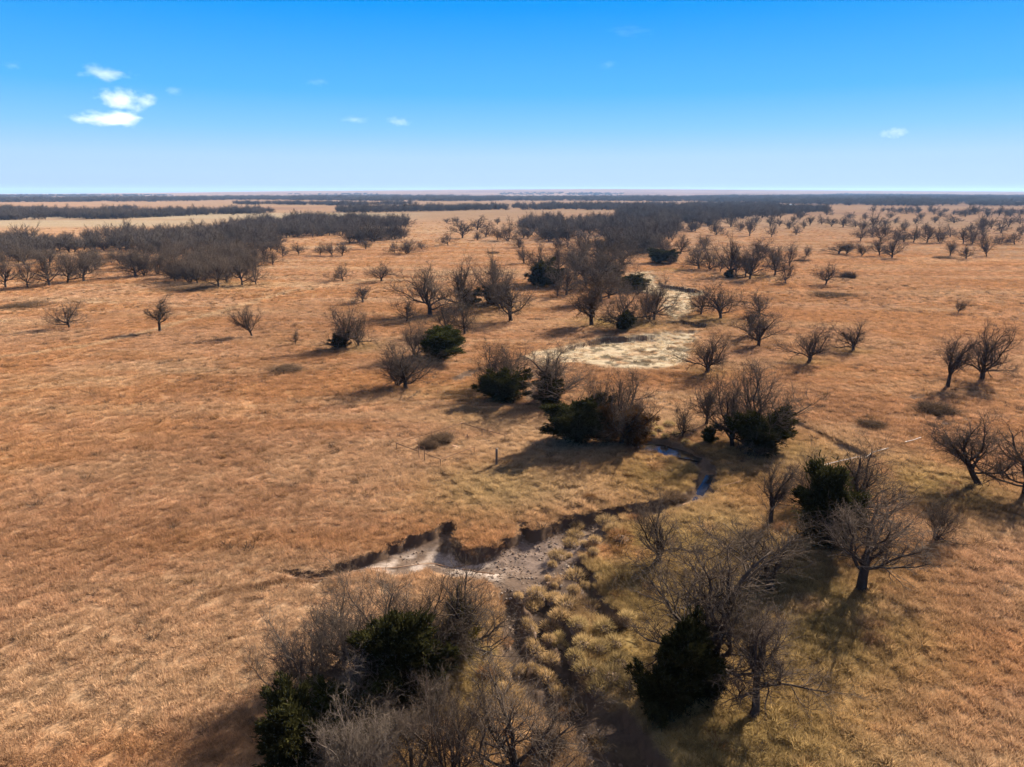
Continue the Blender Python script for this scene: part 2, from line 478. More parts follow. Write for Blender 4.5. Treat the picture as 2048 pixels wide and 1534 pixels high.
def leaf_mat(name, c1, c2):
    m, nt, out = new_mat(name)
    L = nt.links.new
    bl = N(nt, 'ShaderNodeAttribute', attribute_name='bval')
    mx = N(nt, 'ShaderNodeMix', data_type='RGBA'); mx.inputs['A'].default_value = (*c1, 1); mx.inputs['B'].default_value = (*c2, 1)
    L(bl.outputs['Fac'], mx.inputs['Factor'])
    d = N(nt, 'ShaderNodeBsdfDiffuse'); t = N(nt, 'ShaderNodeBsdfTranslucent')
    L(mx.outputs['Result'], d.inputs['Color']); L(mx.outputs['Result'], t.inputs['Color'])
    ms = N(nt, 'ShaderNodeMixShader'); ms.inputs[0].default_value = .25
    L(d.outputs[0], ms.inputs[1]); L(t.outputs[0], ms.inputs[2]); L(ms.outputs[0], out.inputs[0])
    return m

M_GROUND = ground_mat()
M_BARK = simple_mat('bark', (.042, .032, .025), .95, .4, 6, bump=.4)
M_TWIG = simple_mat('twig', (.062, .045, .033), .9, .35, 2.0)
M_TWIGPALE = simple_mat('grey_twig', (.092, .070, .053), .85, .4, 3.0)
M_BROWNTWIG = simple_mat('brown_twig', (.070, .044, .027), .9, .3, 2.0)
M_FARTWIG = simple_mat('far_twig', (.056, .044, .036), .9, .35, 2.0)
M_CEDAR = leaf_mat('evergreen_leaf', (.009, .009, .003), (.036, .033, .011))
M_CEDARGREEN = leaf_mat('bright_evergreen_leaf', (.011, .013, .003), (.040, .040, .010))
M_RUST = leaf_mat('withered_leaf', (.03, .015, .006), (.095, .044, .014))
M_OLIVE = leaf_mat('olive_leaf', (.04, .034, .008), (.12, .09, .022))
M_GRASS = grass_mat('dry_grass')
M_TUSSOCK = grass_mat('tussock_grass', False, (.31, .20, .092))
M_TUSSOCK_Y = grass_mat('yellow_tussock_grass', False, (.31, .215, .092))
M_TUSSOCK_R = grass_mat('reddish_tussock_grass', False, (.18, .09, .038))
M_RUSTIRON = simple_mat('rusty_pipe', (.10, .055, .035), .7, .4, 8)
M_WOODPOST = simple_mat('weathered_post_wood', (.13, .10, .075), .9, .4, 9, bump=.5)
M_PALEWOOD = simple_mat('bleached_wood', (.40,.36,.31), .8, .15, 5)
M_BROWNWOOD = simple_mat('brown_wood', (.22, .13, .08), .9, .3, 5)
M_STONE = simple_mat('stone', (.15, .115, .09), .9, .35, 3, bump=.6)
M_CLOD = simple_mat('mud_clod', (.105, .072, .051), .95, .4, 4, bump=.6)
M_TIN = simple_mat('pale_tin', (.7, .72, .76), .5, .1, 2)

# ------------------------------------------------------------------ mesh helpers
def mesh_from(name, V, T, mats, tri_mat=None, attr=None, smooth=False, colattr=None):
    V = np.asarray(V, np.float32); T = np.asarray(T, np.int32)
    me = bpy.data.meshes.new(name)
    k = T.shape[1]
    me.vertices.add(len(V)); me.vertices.foreach_set('co', V.ravel())
    me.loops.add(T.size); me.loops.foreach_set('vertex_index', T.ravel())
    me.polygons.add(len(T)); me.polygons.foreach_set('loop_start', np.arange(0, T.size, k, dtype=np.int32))
    if smooth: me.polygons.foreach_set('use_smooth', np.ones(len(T), bool))
    for m in mats: me.materials.append(m)
    if tri_mat is not None: me.polygons.foreach_set('material_index', np.asarray(tri_mat, np.int32))
    me.update(calc_edges=True)
    if attr is not None:
        for an, arr in attr.items():
            a = me.attributes.new(an, 'FLOAT', 'POINT'); a.data.foreach_set('value', np.asarray(arr, np.float32))
    if colattr is not None:
        for an, arr in colattr.items():
            a = me.attributes.new(an, 'FLOAT_COLOR', 'POINT')
            a.data.foreach_set('color', np.concatenate([arr, np.ones((len(arr), 1))], 1).astype(np.float32).ravel())
    return me

def add(name, me, parent=None, loc=None):
    o = bpy.data.objects.new(name, me); COL.objects.link(o)
    if parent is not None: o.parent = parent
    if loc is not None: o.location = loc
    return o

def tag(o, label=None, cat=None, group=None, kind=None):
    if label: o['label'] = label
    if cat: o['category'] = cat
    if group: o['group'] = group
    if kind: o['kind'] = kind
    return o

def empty(name, loc, label, cat, group=None):
    e = bpy.data.objects.new(name, None); COL.objects.link(e)
    e.location = loc; e.empty_display_size = .2
    return tag(e, label, cat, group)

def norm(a):
    return a / (np.linalg.norm(a, axis=-1, keepdims=True) + 1e-9)

def tubes(P, Rd, k=3, tip=True):
    """P [N,m,3] polylines, Rd [N,m] radii -> verts, tris"""
    n, m, _ = P.shape
    T = np.empty_like(P)
    T[:, 1:-1] = P[:, 2:] - P[:, :-2]; T[:, 0] = P[:, 1] - P[:, 0]; T[:, -1] = P[:, -1] - P[:, -2]
    T = norm(T)
    ref = np.where(np.abs(T[:, :1, 2:3]) > .8, np.array([1., 0, 0]), np.array([0, 0, 1.]))
    U = norm(np.cross(T, np.broadcast_to(ref, T.shape))); W = np.cross(T, U)
    a = np.arange(k) * 2 * np.pi / k
    mm = m - 1 if tip else m
    ring = P[:, :mm, None] + Rd[:, :mm, None, None] * (np.cos(a)[None, None, :, None] * U[:, :mm, None] + np.sin(a)[None, None, :, None] * W[:, :mm, None])
    per = mm * k + (1 if tip else 0)
    V = np.empty((n, per, 3)); V[:, :mm * k] = ring.reshape(n, mm * k, 3)
    if tip: V[:, -1] = P[:, -1]
    tris = []
    for s in range(mm - 1):
        for j in range(k):
            j2 = (j + 1) % k
            a0, b0, a1, b1 = s * k + j, s * k + j2, (s + 1) * k + j, (s + 1) * k + j2
            tris += [(a0, b0, b1), (a0, b1, a1)]
    if tip:
        for j in range(k):
            tris.append(((mm - 1) * k + j, (mm - 1) * k + (j + 1) % k, mm * k))
    tris = np.array(tris)
    TT = tris[None] + (np.arange(n) * per)[:, None, None]
    return V.reshape(-1, 3), TT.reshape(-1, 3)

def join(parts):
    Vs, Ts, off = [], [], 0
    for v, t in parts:
        Vs.append(v); Ts.append(t + off); off += len(v)
    return np.concatenate(Vs), np.concatenate(Ts)

def spawn(rng, P, Rd, n, t0, t1, ang, angsd, lenf, segs, up, wig, rfrac, rmin, taper=.25, maxr=1e9):
    """children along parent polylines"""
    NP, m, _ = P.shape
    L = np.linalg.norm(np.diff(P, axis=1), axis=2).sum(1)
    t = t0 + (t1 - t0) * (np.arange(n)[None] + rng.random((NP, n))) / n
    f = t * (m - 1); i = np.clip(f.astype(int), 0, m - 2); f = f - i
    rows = np.arange(NP)[:, None]
    p = P[rows, i] * (1 - f[..., None]) + P[rows, i + 1] * f[..., None]
    tg = norm(P[rows, i + 1] - P[rows, i])
    rr = Rd[rows, i] * (1 - f) + Rd[rows, i + 1] * f
    ref = np.where(np.abs(tg[..., 2:3]) > .9, np.array([1., 0, 0]), np.array([0, 0, 1.]))
    u = norm(np.cross(tg, ref)); w = np.cross(tg, u)
    phi = rng.random((NP, 1)) * 6.28 + np.arange(n)[None] * 2.4 + rng.normal(0, .5, (NP, n))
    a = np.clip(ang + rng.normal(0, angsd, (NP, n)), .05, 1.6)
    d = np.cos(a)[..., None] * tg + np.sin(a)[..., None] * (np.cos(phi)[..., None] * u + np.sin(phi)[..., None] * w)
    ln = lenf(t) * L[:, None] * (.65 + .7 * rng.random((NP, n)))
    p = p.reshape(-1, 3); d = d.reshape(-1, 3); ln = ln.reshape(-1); rr = rr.reshape(-1)
    out = np.empty((len(p), segs + 1, 3)); out[:, 0] = p
    for s in range(segs):
        d = norm(d + np.array([0, 0, up]) + rng.normal(0, wig, d.shape))
        p = p + d * (ln / segs)[:, None]; out[:, s + 1] = p
    r0 = np.clip(np.minimum(rr * rfrac, maxr), rmin, None)
    rad = r0[:, None] * np.linspace(1, taper, segs + 1)[None]
    return out, rad

def bare_tree_mesh(seed, style='round', lod=0):
    """returns (trunk mesh data, crown mesh data, height, width); built about 8 m tall"""
    rng = np.random.default_rng(seed)
    st = dict(round=dict(tl=1.5, nst=1, nl=9, la=.82, las=.42, ll=3.7, up=.05, ang2=.75),
              clear=dict(tl=2.5, nst=1, nl=9, la=.85, las=.38, ll=3.7, up=.07, ang2=.75),
              vase=dict(tl=1.2, nst=1, nl=9, la=.68, las=.34, ll=4.4, up=.03, ang2=.66),
              spread=dict(tl=1.5, nst=1, nl=9, la=.95, las=.4, ll=4.4, up=.08, ang2=.78),
              tall=dict(tl=3.0, nst=1, nl=9, la=.6, las=.25, ll=3.6, up=.14, ang2=.65),
              multi=dict(tl=1.0, nst=4, nl=3, la=.7, las=.4, ll=4.2, up=.08, ang2=.7))[style]
    nst = st['nst']
    tr = np.empty((nst, 5, 3)); rad = np.empty((nst, 5))
    for s in range(nst):
        az = rng.random() * 6.28; lean = ((.35 if style == 'clear' else .12) if nst == 1 else .45) * rng.random() + (.2 if nst > 1 else 0)
        d = np.array([math.cos(az) * lean, math.sin(az) * lean, 1.0]); d /= np.linalg.norm(d)
        p = np.array([math.cos(az) * .15 * (nst > 1), math.sin(az) * .15 * (nst > 1), -.25])
        for k in range(5):
            tr[s, k] = p; p = p + d * (st['tl'] + .25) / 4; d = norm(d + rng.normal(0, .09, 3))
        rad[s] = np.array([.36, .26, .23, .215, .21]) * ((.86 if style == 'clear' else 1) if nst == 1 else .62)
    wide = {0: 1.0, 1: 1.5, 2: 2.8}[lod]
    limbs, lr = spawn(rng, tr, rad, st['nl'], .55, 1.0, st['la'], st['las'], lambda t: st['ll'] / (st['tl'] + .25) * np.ones_like(t), 8, st['up'], .2, .5, .05, .22, .135)
    # a leader going on upwards
    lead, leadr = spawn(rng, tr, rad, 1, .96, 1.0, .12, .06, lambda t: st['ll'] * 1.05 / (st['tl'] + .25) * np.ones_like(t), 8, .06, .17, .75, .05, .18, .16)
    limbs = np.concatenate([limbs, lead]); lr = np.concatenate([lr, leadr])
    n2, n3, n4 = {0: (10, 9, 4), 1: (9, 8, 4), 2: (8, 9, 0)}[lod]
    b2, r2 = spawn(rng, limbs, lr, n2, .15, 1.0, st['ang2'], .22, lambda t: .62 - .34 * t, 6, .10, .22, .55, .018 * wide, .3, .06 * wide)
    b3, r3 = spawn(rng, b2, r2, n3, .12, 1.0, .7, .25, lambda t: .62 - .22 * t, 4 if lod == 0 else 3, .07, .24, .62, .0105 * wide, .45, .03)
    trunk = [tubes(tr, rad, 8 if lod == 0 else 5, False), tubes(limbs, lr, 6 if lod == 0 else 4)]
    crown = [tubes(b2, r2, 4 if lod == 0 else 3), tubes(b3, r3, 3)]
    if n4:
        b4, r4 = spawn(rng, b3, r3, n4, .1, 1.0, .7, .3, lambda t: .62 - .2 * t, 2, .05, .26, .7, .0056 * wide, .8, .009 * wide)
        crown.append(tubes(b4, r4, 3))
        pts = b4[:, -1]
    else:
        pts = b3[:, -1]
    H = np.percentile(pts[:, 2], 95); W = 2 * np.percentile(np.hypot(pts[:, 0], pts[:, 1]), 73)
    tv, tt = join(trunk); cv, ct = join(crown)
    return (tv, tt), (cv, ct), H, W

def spray(rng, P, D, size, n=6, spread=.55, width=.16):
    """fans of narrow leafy triangles at points P pointing along D"""
    m = len(P)
    d = norm(D[:, None] + rng.normal(0, spread, (m, n, 3)))
    ln = size * (.5 + .8 * rng.random((m, n)))
    side = norm(np.cross(d, rng.normal(0, 1, (m, n, 3)))) * (ln * width)[..., None]
    base = P[:, None] + rng.normal(0, size * .25, (m, n, 3))
    V = np.stack([base - side * .6, base + side * .6, base + d * ln[..., None] * .6 + side, base + d * ln[..., None]], 2)
    V[..., 2, :] += 0
    V = V.reshape(-1, 3)
    q = np.arange(m * n)[:, None] * 4
    T = np.concatenate([q + np.array([[0, 1, 2]]), q + np.array([[0, 2, 3]])])
    val = np.repeat(np.repeat(rng.random((m, 1)), n, 1).ravel() * .6 + rng.random(m * n) * .4, 4)
    return V, T, val

def evergreen_mesh(seed, form='cone', n=2600, size=.42):
    """eastern red cedar: ragged dense crown, 5 m tall and 4 m wide"""
    rng = np.random.default_rng(seed)
    H, Wd = 5.0, 4.0
    # leading shoots make the uneven outline
    nl = 40
    az = rng.random(nl) * 6.28
    if form == 'cone':
        bz = rng.random(nl) ** 1.2 * 3.6 + .3; L = (1.95 * (1 - bz / 5.2) + .35) * (.75 + .5 * rng.random(nl)); el = .25 + .5 * rng.random(nl)
    elif form == 'low':
        bz = rng.random(nl) * 1.3 + .2; L = 1.5 * (.7 + .6 * rng.random(nl)); el = .25 + 1.0 * rng.random(nl)
    else:
        bz = rng.random(nl) * 2.4 + .3; L = 1.7 * (.7 + .6 * rng.random(nl)); el = .2 + 1.0 * rng.random(nl)
    D = np.stack([np.cos(az) * np.cos(el), np.sin(az) * np.cos(el), np.sin(el)], 1)
    B = np.stack([np.zeros(nl), np.zeros(nl), bz], 1) + rng.normal(0, .18, (nl, 3)) * [1, 1, 0]
    lop = .7 + .6 * (.5 + .5 * np.cos(az * 2 + seed)) * (.6 + .8 * rng.random(nl)); L = L * lop; L = np.minimum(L, 1.2 * np.median(L))
    D[0] = (0, 0, 1); B[0] = (0, 0, 1.5); L[0] = H - 1.5 if form == 'cone' else L[0] * 1.2
    L *= .62 + .75 * rng.random(nl)
    k = rng.integers(0, nl, n); t = rng.random(n) ** .75
    P = B[k] + D[k] * (L[k] * t)[:, None] + rng.normal(0, 1, (n, 3)) * (.36 * (1.1 - .85 * t))[:, None]
    P[:, 2] = np.maximum(P[:, 2], .12)
    out = norm(P - np.array([0, 0, 1.8]))
    V, T, val = spray(rng, P, out * .7 + D[k] * .4 + np.array([0, 0, .25]), size)
    W = 2 * np.percentile(np.hypot(V[:, 0], V[:, 1]), 90); Hh = np.percentile(V[:, 2], 99.3)
    tr = np.array([[[0, 0, -.3], [.03, .02, 1.0], [0, .05, 2.2], [0, 0, Hh * .85]]]); rr = np.array([[.2, .16, .11, .02]])
    br = np.stack([B, B + D * L[:, None] * .5, B + D * L[:, None] * .95], 1)
    t1 = join([tubes(tr, rr, 7), tubes(br, np.repeat(np.array([[.05, .035, .01]]), nl, 0), 3)])
    return t1, (V, T, val), Hh, W

def blades(rng, n, rad, hmin, hmax, width, lean=.5, dome=False, segs=2, outward=.6):
    """tuft of grass blades; returns verts, tris, per vertex shade of the blade itself"""
    a = rng.random(n) * 6.28; r = rad * np.sqrt(rng.random(n))
    P = np.stack([r * np.cos(a), r * np.sin(a), np.zeros(n)], 1)
    h = hmin + (hmax - hmin) * rng.random(n)
    D = np.stack([np.cos(a), np.sin(a), np.zeros(n)], 1) * (outward * (r / rad))[:, None] + rng.normal(0, lean, (n, 3)) * [1, 1, .2] + [0, 0, 1.]
    D = norm(D)
    if dome: P[:, 2] = np.sqrt(np.maximum(0, 1 - (r / rad) ** 2)) * rad * .38
    mid = P + D * (h * .55)[:, None]
    bend = norm(D + (np.stack([np.cos(a), np.sin(a), np.full(n, -.35)], 1) * .5 + rng.normal(0, .25, (n, 3))))
    tip = mid + bend * (h * .5)[:, None]
    s = norm(np.cross(D, rng.normal(0, 1, (n, 3)))) * (width * (.7 + .6 * rng.random(n)))[:, None] / 2
    V = np.stack([P - s, P + s, mid - s * .8, mid + s * .8, tip], 1).reshape(-1, 3)
    q = np.arange(n)[:, None] * 5
    T = np.concatenate([q + np.array([[0, 1, 3]]), q + np.array([[0, 3, 2]]), q + np.array([[2, 3, 4]])])
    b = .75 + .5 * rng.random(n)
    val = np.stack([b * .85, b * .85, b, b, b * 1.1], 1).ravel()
    return V, T, val

def gn_scatter(name, pts, cols, scl, rots, sources, kind_label=None):
    """one object whose points each carry one of the given source meshes"""
    me = bpy.data.meshes.new(name)
    me.vertices.add(len(pts)); me.vertices.foreach_set('co', np.asarray(pts, np.float32).ravel())
    a = me.attributes.new('col', 'FLOAT_COLOR', 'POINT'); a.data.foreach_set('color', np.concatenate([cols, np.ones((len(cols), 1))], 1).astype(np.float32).ravel())
    a = me.attributes.new('scl', 'FLOAT_VECTOR', 'POINT'); a.data.foreach_set('vector', np.asarray(scl, np.float32).ravel())
    a = me.attributes.new('rot', 'FLOAT_VECTOR', 'POINT'); a.data.foreach_set('vector', np.asarray(rots, np.float32).ravel())
    o = bpy.data.objects.new(name, me); COL.objects.link(o)
    c = bpy.data.collections.new(name + '_sources')
    for s in sources: c.objects.link(s)
    nt = bpy.data.node_groups.new(name + '_scatter', 'GeometryNodeTree')
    nt.interface.new_socket('Geometry', in_out='INPUT', socket_type='NodeSocketGeometry')
    nt.interface.new_socket('Geometry', in_out='OUTPUT', socket_type='NodeSocketGeometry')
    gi = nt.nodes.new('NodeGroupInput'); go = nt.nodes.new('NodeGroupOutput')
    ci = nt.nodes.new('GeometryNodeCollectionInfo'); ci.inputs['Collection'].default_value = c
    ci.inputs['Separate Children'].default_value = True; ci.inputs['Reset Children'].default_value = True
    ip = nt.nodes.new('GeometryNodeInstanceOnPoints'); ip.inputs['Pick Instance'].default_value = True
    def na(n):
        x = nt.nodes.new('GeometryNodeInputNamedAttribute'); x.data_type = 'FLOAT_VECTOR'; x.inputs['Name'].default_value = n
        return x.outputs['Attribute']
    e2r = nt.nodes.new('FunctionNodeEulerToRotation')
    nt.links.new(gi.outputs[0], ip.inputs['Points']); nt.links.new(ci.outputs[0], ip.inputs['Instance'])
    nt.links.new(na('rot'), e2r.inputs[0]); nt.links.new(e2r.outputs[0], ip.inputs['Rotation'])
    nt.links.new(na('scl'), ip.inputs['Scale']); nt.links.new(ip.outputs[0], go.inputs[0])
    md = o.modifiers.new('scatter', 'NODES'); md.node_group = nt
    o['kind'] = 'stuff'
    return o

# ------------------------------------------------------------------ ground sheet
def axis(lo_dense, hi_dense, step, lo, hi, g):
    a = list(np.arange(lo_dense, hi_dense, step))
    s = step; x = a[-1]; up = []
    while x < hi: s *= g; x += s; up.append(x)
    s = step; x = a[0]; dn = []
    while x > lo: s *= g; x -= s; dn.append(x)
    return np.array(dn[::-1] + a + up)
gx = axis(-32, 62, .36, -15000, 15000, 1.045)
ys = list(np.arange(34, 125, .34)); s = .34
while ys[-1] < 14000: s = min(s * 1.012, 1.0) if ys[-1] < 300 else s * 1.045; ys.append(ys[-1] + s)
dn = []; s = .34; y = 34
while y > -3000: s *= 1.12; y -= s; dn.append(y)
gy = np.array(dn[::-1] + ys)
XX, YY = np.meshgrid(gx, gy)
xf, yf = XX.ravel(), YY.ravel()
zf = height(xf, yf)
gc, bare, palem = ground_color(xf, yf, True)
nx_, ny_ = len(gx), len(gy)
idx = np.arange(nx_ * ny_).reshape(ny_, nx_)
quads = np.stack([idx[:-1, :-1], idx[:-1, 1:], idx[1:, 1:], idx[1:, :-1]], -1).reshape(-1, 4)
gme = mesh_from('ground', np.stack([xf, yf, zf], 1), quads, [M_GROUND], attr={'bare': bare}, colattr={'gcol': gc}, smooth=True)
tag(add('ground', gme), kind='structure')
print('ground', nx_, ny_, len(quads))

# ------------------------------------------------------------------ creek water
def water_sheet(name, pts, z):
    P = [G(p[0], p[1], z) for p in pts]
    V = [(x, y, z) for x, y in P]
    me = bpy.data.meshes.new(name); me.from_pydata(V, [], [list(range(len(V)))])
    m, nt, out = new_mat(name)
    b = N(nt, 'ShaderNodeBsdfPrincipled'); b.inputs['Base Color'].default_value = (.018, .015, .012, 1); b.inputs['Roughness'].default_value = .04
    b.inputs['IOR'].default_value = 1.33; b.inputs['Specular IOR Level'].default_value = .8
    nz = N(nt, 'ShaderNodeTexNoise'); nz.inputs['Scale'].default_value = 2.2; nz.inputs['Detail'].default_value = 3
    tc = N(nt, 'ShaderNodeTexCoord'); nt.links.new(tc.outputs['Object'], nz.inputs['Vector'])
    bp = N(nt, 'ShaderNodeBump'); bp.inputs['Strength'].default_value = .12; bp.inputs['Distance'].default_value = .1
    nt.links.new(nz.outputs['Fac'], bp.inputs['Height']); nt.links.new(bp.outputs[0], b.inputs['Normal']); nt.links.new(b.outputs[0], out.inputs[0])
    me.materials.append(m)
    return tag(add(name, me), kind='structure')
water_sheet('water', [(1268,885),(1300,862),(1350,872),(1396,898),(1412,914),(1398,922),(1340,912),(1280,905)], -.66)
water_sheet('water', [(1412,950),(1428,950),(1420,972),(1406,992),(1384,1010),(1368,1008),(1388,988),(1402,968)], -.985)

# ------------------------------------------------------------------ grass
rng = np.random.default_rng(11)
def tuft_sources(prefix, n, cnt, rad, h0, h1, w, lean, outward=.6):
    out = []
    for i in range(n):
        v, t, val = blades(np.random.default_rng(100 + i + len(prefix)), cnt, rad, h0, h1, w, lean, outward=outward)
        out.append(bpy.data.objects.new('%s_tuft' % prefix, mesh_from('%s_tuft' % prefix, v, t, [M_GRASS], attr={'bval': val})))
    return out
def wedge(n, r0, r1, half=R(50)):
    r = np.sqrt(r0 ** 2 + (r1 ** 2 - r0 ** 2) * rng.random(n)); a = (rng.random(n) * 2 - 1) * half
    return r * np.sin(a), r * np.cos(a)
def scatter_grass(name, bands, sources, label_keep):
    X, Y, SC = [], [], []
    for n, r0, r1, s in bands:
        x, y = wedge(n, r0, r1); X.append(x); Y.append(y); SC.append(np.full(n, s))
    x, y, sc = map(np.concatenate, (X, Y, SC))
    c, b, p = ground_color(x, y)
    keep = label_keep(x, y, b, p)
    x, y, sc, c = x[keep], y[keep], sc[keep], c[keep]
    z = height(x, y)
    n = len(x)
    cl = fbm(x, y, 2.4, 3, 77)
    hh = (.75 + .5 * sstep(.3, .75, cl)) * (.7 + .6 * rng.random(n))
    c = c * (1.1 * (.66 + .68 * rng.random((n, 1)) ** 1.3))
    scl = np.stack([sc, sc, sc ** .55 * hh], 1) * (.85 + .3 * rng.random((n, 1)))
    rot = np.stack([rng.normal(0, .12, n), rng.normal(0, .12, n), rng.random(n) * 6.28], 1)
    o = gn_scatter(name, np.stack([x, y, z - .02], 1), np.clip(c, 0, .9), scl, rot, sources)
    print(name, n)
    return o
prairie = tuft_sources('prairie', 4, 78, .48, .22, .55, .024, .42)
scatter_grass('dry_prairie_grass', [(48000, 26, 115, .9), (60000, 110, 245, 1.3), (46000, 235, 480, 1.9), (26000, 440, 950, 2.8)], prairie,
              lambda x, y, b, p: (b < .35 + .3 * rng.random(len(x))) & (p < .5) & (rng.random(len(x)) < sstep(980, 420, np.hypot(x, y))))
wsrc = []
for i in range(3):
    v, t, val = blades(np.random.default_rng(400 + i), 46, .32, .35, .95, .028, .35, outward=.5)
    wsrc.append(bpy.data.objects.new('dry_weed_tuft', mesh_from('dry_weed_tuft', v, t, [M_GRASS], attr={'bval': val})))
wxx, wyy = wedge(16000, 34, 330)
_, wb_, wp_ = ground_color(wxx, wyy)
kp = (fbm(wxx, wyy, 9, 4, 98) + .12 * fbm(wxx, wyy, 60, 2, 99) > .56) & (wb_ < .3) & (wp_ < .3)
wxx, wyy = wxx[kp], wyy[kp]; nw = len(wxx)
ww = .6 + .9 * rng.random((nw, 1)) ** 2
wcol = np.where(rng.random((nw, 1)) < .55, np.array([[.085, .055, .036]]), np.array([[.15, .075, .032]])) * (.7 + .6 * rng.random((nw, 1)))
gn_scatter('dry_weeds', np.stack([wxx, wyy, height(wxx, wyy)], 1), wcol, np.concatenate([ww * 1.3, ww, ww * .8], 1), np.stack([np.zeros(nw), np.zeros(nw), rng.random(nw) * 6.28], 1), wsrc)
print('weeds', nw)
sedge = tuft_sources('sedge', 3, 60, .5, .25, .62, .035, .4, .9)
scatter_grass('pale_sedge_grass', [(70000, 150, 360, .9)], sedge, lambda x, y, b, p: (p > .45) & (fbm(x, y, 1.7, 2, 90) > .5))

# ------------------------------------------------------------------ tree kinds (each mesh is built once and shared)
def bare_variant(seed, style, lod, twig=None):
    (tv, tt), (cv, ct), H, W = bare_tree_mesh(seed, style, lod)
    tw = twig or M_TWIG
    if lod < 2:
        return dict(trunk=mesh_from('trunk', tv, tt, [M_BARK if tw is not M_TWIGPALE else M_TWIGPALE], smooth=True), crown=mesh_from('crown', cv, ct, [tw]), H=H, W=W)
    v, t = join([(tv, tt), (cv, ct)])
    return dict(whole=mesh_from('bare_tree', v, t, [M_FARTWIG]), H=H, W=W)
NEAR = {st: [bare_variant(sd, st, 0) for sd in seeds] for st, seeds in dict(round=(1, 2), vase=(3,), spread=(4, 5), tall=(6,), multi=(7, 10), clear=(8, 9)).items()}
PALEV = dict(multi=[bare_variant(27, 'multi', 0, M_TWIGPALE)], spread=[bare_variant(28, 'spread', 0, M_TWIGPALE)])
MID = {st: [bare_variant(sd, st, 1) for sd in seeds] for st, seeds in dict(round=(31, 32, 33), vase=(34, 35), spread=(36, 37), tall=(38,), multi=(39, 40)).items()}
MIDBROWN = dict(round=[bare_variant(43, 'round', 1, M_BROWNTWIG)])
FARV = [bare_variant(50 + i, st, 2) for i, st in enumerate(('round', 'spread', 'vase', 'multi'))]
def ever_variant(seed, form, mat, n=2600, size=.42):
    (tv, tt), (v, t, val), H, W = evergreen_mesh(seed, form, n, size)
    return dict(trunk=mesh_from('trunk', tv, tt, [M_BARK], smooth=True), crown=mesh_from('crown', v, t, [mat], attr={'bval': val}), H=H, W=W)
EVER = dict(cone=[ever_variant(60, 'cone', M_CEDAR, 5200, .25), ever_variant(61, 'cone', M_CEDAR, 5200, .25)],
            bush=[ever_variant(62, 'bush', M_CEDAR, 5200, .25), ever_variant(63, 'bush', M_CEDAR, 5200, .25)],
            green=[ever_variant(64, 'bush', M_CEDARGREEN, 4800, .26)], low=[ever_variant(65, 'low', M_CEDARGREEN, 3600, .26)],
            rust=[ever_variant(66, 'cone', M_RUST, 2800, .24)], olive=[ever_variant(67, 'cone', M_OLIVE, 2400, .24)])
SEED = random.Random(5)
GRP_BARE = 'bare winter trees on the prairie'; GRP_EVER = 'dark evergreens along the creek'

def put(variant, root, w, h, lean=(0, 0)):
    sx = w / variant['W']; sz = h / variant['H']
    root.rotation_euler = (lean[0], lean[1], SEED.random() * 6.28)
    root.scale = (sx, sx, sz)
    for part in ('trunk', 'crown'):
        add(part, variant[part], root)

def bare(px, py, top, w, label, style='round', lod=None, lean=(0, 0), pool=None, hs=1.0):
    x, y, z = place(px, py)
    dep = depth_of(y, z)
    h = top_height(y, z, top) * (.95 if dep < 90 else 1.0) * hs; wm = w * dep / F
    lod = lod if lod is not None else (0 if dep < 175 else 1)
    P = pool or (NEAR if lod == 0 else MID)
    wm *= 1.15 if lod == 1 else 1.12
    var = P[style][SEED.randrange(len(P[style]))]
    r = empty('bare_tree', (x, y, z - .05), label, 'tree', GRP_BARE)
    put(var, r, wm, h, lean)
    return r

def ever(px, py, top, w, label, form='bush', cat='evergreen', name='evergreen_tree'):
    x, y, z = place(px, py)
    dep = depth_of(y, z)
    h = max(1.0, top_height(y, z, top) * .95); wm = w * dep / F
    var = EVER[form][SEED.randrange(len(EVER[form]))]
    r = empty(name, (x, y, z - .05), label, cat, GRP_EVER)
    put(var, r, wm, h)
    return r

# ------------------------------------------------------------------ trees one can point to
bare(139, 657, 604, 55, 'small spreading bare tree alone at the far left edge of the open field', 'spread')
bare(320, 664, 599, 38, 'narrow upright bare tree alone on the left field beside the faint track', 'tall')
bare(504, 673, 613, 48, 'vase-shaped bare tree alone in the middle of the left field', 'vase')
bare(591, 689, 659, 14, 'thin knee-high sapling left of the paired bare trees', 'vase')
bare(686, 562, 529, 36, 'left one of two small bare trees side by side above the field', 'spread')
bare(763, 564, 527, 44, 'right one of two small bare trees side by side above the field', 'round')
bare(726, 606, 572, 32, 'small rounded bare tree standing below the two side-by-side trees', 'round')
bare(690, 697, 610, 66, 'left tree of a close bare pair with a dark evergreen at its foot', 'vase')
bare(717, 695, 622, 48, 'right tree of a close bare pair, slimmer than its neighbour', 'vase')
ever(681, 697, 662, 34, 'small dark evergreen at the foot of the paired bare trees', 'bush')
bare(814, 644, 603, 40, 'small bare tree below the line of big crowns in mid field', 'round')
bare(860, 630, 538, 80, 'broad bare tree at the left end of the line of big crowns', 'round')
bare(920, 622, 531, 68, 'dense bare tree second from left in the line of big crowns', 'round')
bare(985, 604, 517, 58, 'tall bare tree rising behind a dark evergreen in the line of big crowns', 'round')
ever(985, 609, 570, 42, 'dark evergreen between the big bare crowns of mid field', 'bush')
ever(935, 618, 575, 36, 'dark evergreen half hidden inside the second big bare crown', 'bush')
bare(1022, 643, 556, 82, 'wide bare tree at the right end of the line of big crowns', 'round')
bare(1003, 618, 545, 55, 'bare tree squeezed between the two right-hand big crowns', 'multi')
bare(929, 669, 600, 52, 'open bare tree with pale limbs above the bright green evergreen', 'spread')
bare(892, 668, 606, 62, 'leaning bare tree directly behind the bright green evergreen', 'spread')
